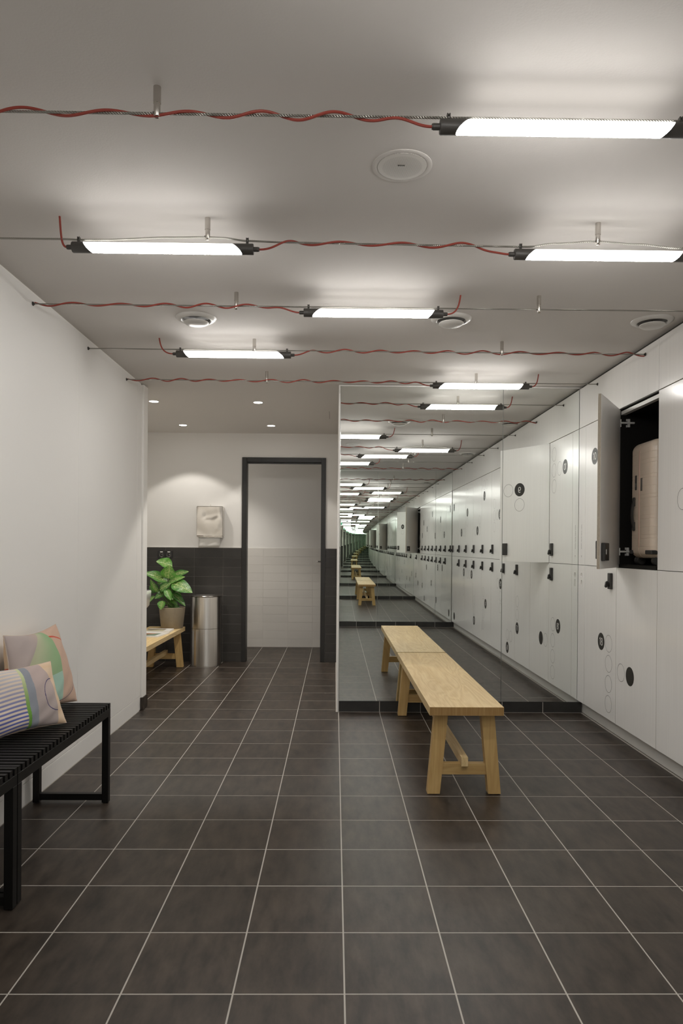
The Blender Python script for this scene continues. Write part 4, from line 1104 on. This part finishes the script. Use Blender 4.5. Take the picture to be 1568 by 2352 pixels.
LV = [  # base px, tip px, depth base, depth tip, width, normal, droop, fold, material
 ((505, 400), (262, 330), 0.02, -0.03, 0.118, (0.2, -0.75, 0.75), 0.35, 0.25, leafA),
 ((448, 585), (470, 385), -0.03, -0.06, 0.135, (0, -1, 0.35), 0.2, 0.2, leafA),
 ((438, 625), (85, 500), 0.0, -0.05, 0.115, (-0.15, -0.7, 0.8), 0.35, 0.2, leafA),
 ((515, 540), (755, 480), 0.05, 0.04, 0.072, (0.1, -0.8, 0.6), 0.25, 0.15, leafA),
 ((455, 650), (700, 562), 0.0, -0.02, 0.088, (0.1, -0.6, 0.8), 0.35, 0.2, leafA),
 ((505, 655), (812, 800), -0.04, -0.09, 0.128, (0.25, -0.8, 0.55), 0.5, 0.15, leafA),
 ((300, 790), (180, 593), -0.04, -0.06, 0.060, (-0.5, -0.9, 0.2), 0.25, 0.3, leafA),
 ((290, 770), (165, 700), 0.03, 0.04, 0.085, (-0.2, -0.8, 0.5), 0.3, 0.2, leafB),
 ((325, 755), (492, 655), -0.05, -0.07, 0.080, (0, -0.9, 0.5), 0.3, 0.2, leafA),
 ((412, 750), (490, 915), -0.08, -0.11, 0.062, (0.4, -0.9, 0.1), 0.3, 0.3, leafB),
 ((500, 800), (708, 1002), -0.03, -0.06, 0.070, (0.5, -0.7, 0.5), 0.4, 0.3, leafB),
 ((365, 920), (342, 1055), -0.12, -0.14, 0.068, (-0.1, -0.9, 0.3), 0.35, 0.3, leafA),
 ((550, 955), (628, 1160), 0.0, -0.02, 0.045, (0.6, -0.7, 0.3), 0.4, 0.3, leafB),
 ((250, 850), (105, 1000), 0.0, 0.0, 0.050, (-0.5, -0.7, 0.4), 0.5, 0.2, leafA),
 ((490, 725), (645, 840), 0.03, 0.03, 0.070, (0.3, -0.8, 0.5), 0.4, 0.2, leafB),
 ((380, 640), (280, 650), 0.06, 0.05, 0.075, (-0.2, -0.8, 0.5), 0.3, 0.2, leafB),
 ((420, 830), (300, 745), 0.05, 0.06, 0.080, (0, -0.9, 0.3), 0.3, 0.2, leafB),
 ((395, 800), (250, 890), -0.02, -0.05, 0.070, (-0.4, -0.8, 0.4), 0.4, 0.2, leafB),
 ((470, 700), (600, 720), 0.03, 0.02, 0.085, (0.2, -0.8, 0.5), 0.3, 0.2, leafB),
 ((400, 560), (330, 470), 0.06, 0.05, 0.085, (-0.2, -0.9, 0.4), 0.3, 0.2, leafB),
 ((470, 870), (590, 990), -0.02, -0.03, 0.055, (0.4, -0.8, 0.4), 0.4, 0.3, leafB),
 ((450, 820), (525, 900), -0.05, -0.08, 0.060, (0.2, -0.9, 0.2), 0.3, 0.2, leafB),
]
for k, (b0, t0, d0, d1, w_, nr, dr, fo, lm) in enumerate(LV):
    pb, pt = ip(*b0, d0), ip(*t0, d1)
    lf = obj('leaf', leaf_mesh(pb, pt, w_*1.22, nr, dr*0.5, fo, k), lm, t)
    root = Vector((0.02*math.sin(k*2.4), 0.02*math.cos(k*2.4), 0.186))
    midp = root*0.45 + pb*0.55 + Vector((0, 0, 0.02)); pts = []
    for i in range(9):
        u = i/8; pts.append((1-u)**2*root + 2*(1-u)*u*midp + u*u*pb)
    obj('stalk', mk(tube, pts, [0.006-0.003*i/8 for i in range(9)], 6, smooth=True), stem_green, lf)
obj('cane', mk(tube, [(0, 0, 0.18), (0.005, -0.005, 0.30), (-0.005, 0, 0.42)], [0.014, 0.012, 0.008], 8, smooth=True), stem_green, t)

# exit sign above the rear mirror (seen only far down the mirror)
t = thing('exit_sign', 'small lit green exit sign hanging by the rear mirror', 'sign', (-0.118, YR+0.10, 2.20))
obj('panel', mk(box, -0.17, -0.012, 0, 0.17, 0.012, 0.14, bev=0.002), sign_green, t)
def man(bm):
    for cx in (-0.085, 0.085):
        cyl(bm, (cx+0.02, 0.0124, 0.112), (cx+0.02, 0.0132, 0.112), 0.011, seg=14)
        prism(bm, [(cx-0.012, 0.055), (cx+0.012, 0.055), (cx+0.025, 0.097), (cx+0.002, 0.097)], 'y', 0.0124, 0.0132)
        prism(bm, [(cx-0.012, 0.055), (cx+0.003, 0.055), (cx-0.03, 0.018), (cx-0.042, 0.022)], 'y', 0.0124, 0.0132)
        prism(bm, [(cx-0.002, 0.055), (cx+0.012, 0.055), (cx+0.034, 0.038), (cx+0.028, 0.018), (cx+0.018, 0.02), (cx+0.020, 0.034)], 'y', 0.0124, 0.0132)
        prism(bm, [(cx+0.018, 0.095), (cx+0.026, 0.088), (cx+0.048, 0.070), (cx+0.042, 0.064)], 'y', 0.0124, 0.0132)
obj('pictogram', mk(man), sign_white, t)
obj('hanger', mk(box, -0.06, -0.004, 0.14, 0.06, 0.004, ZC-2.20), steel, t)
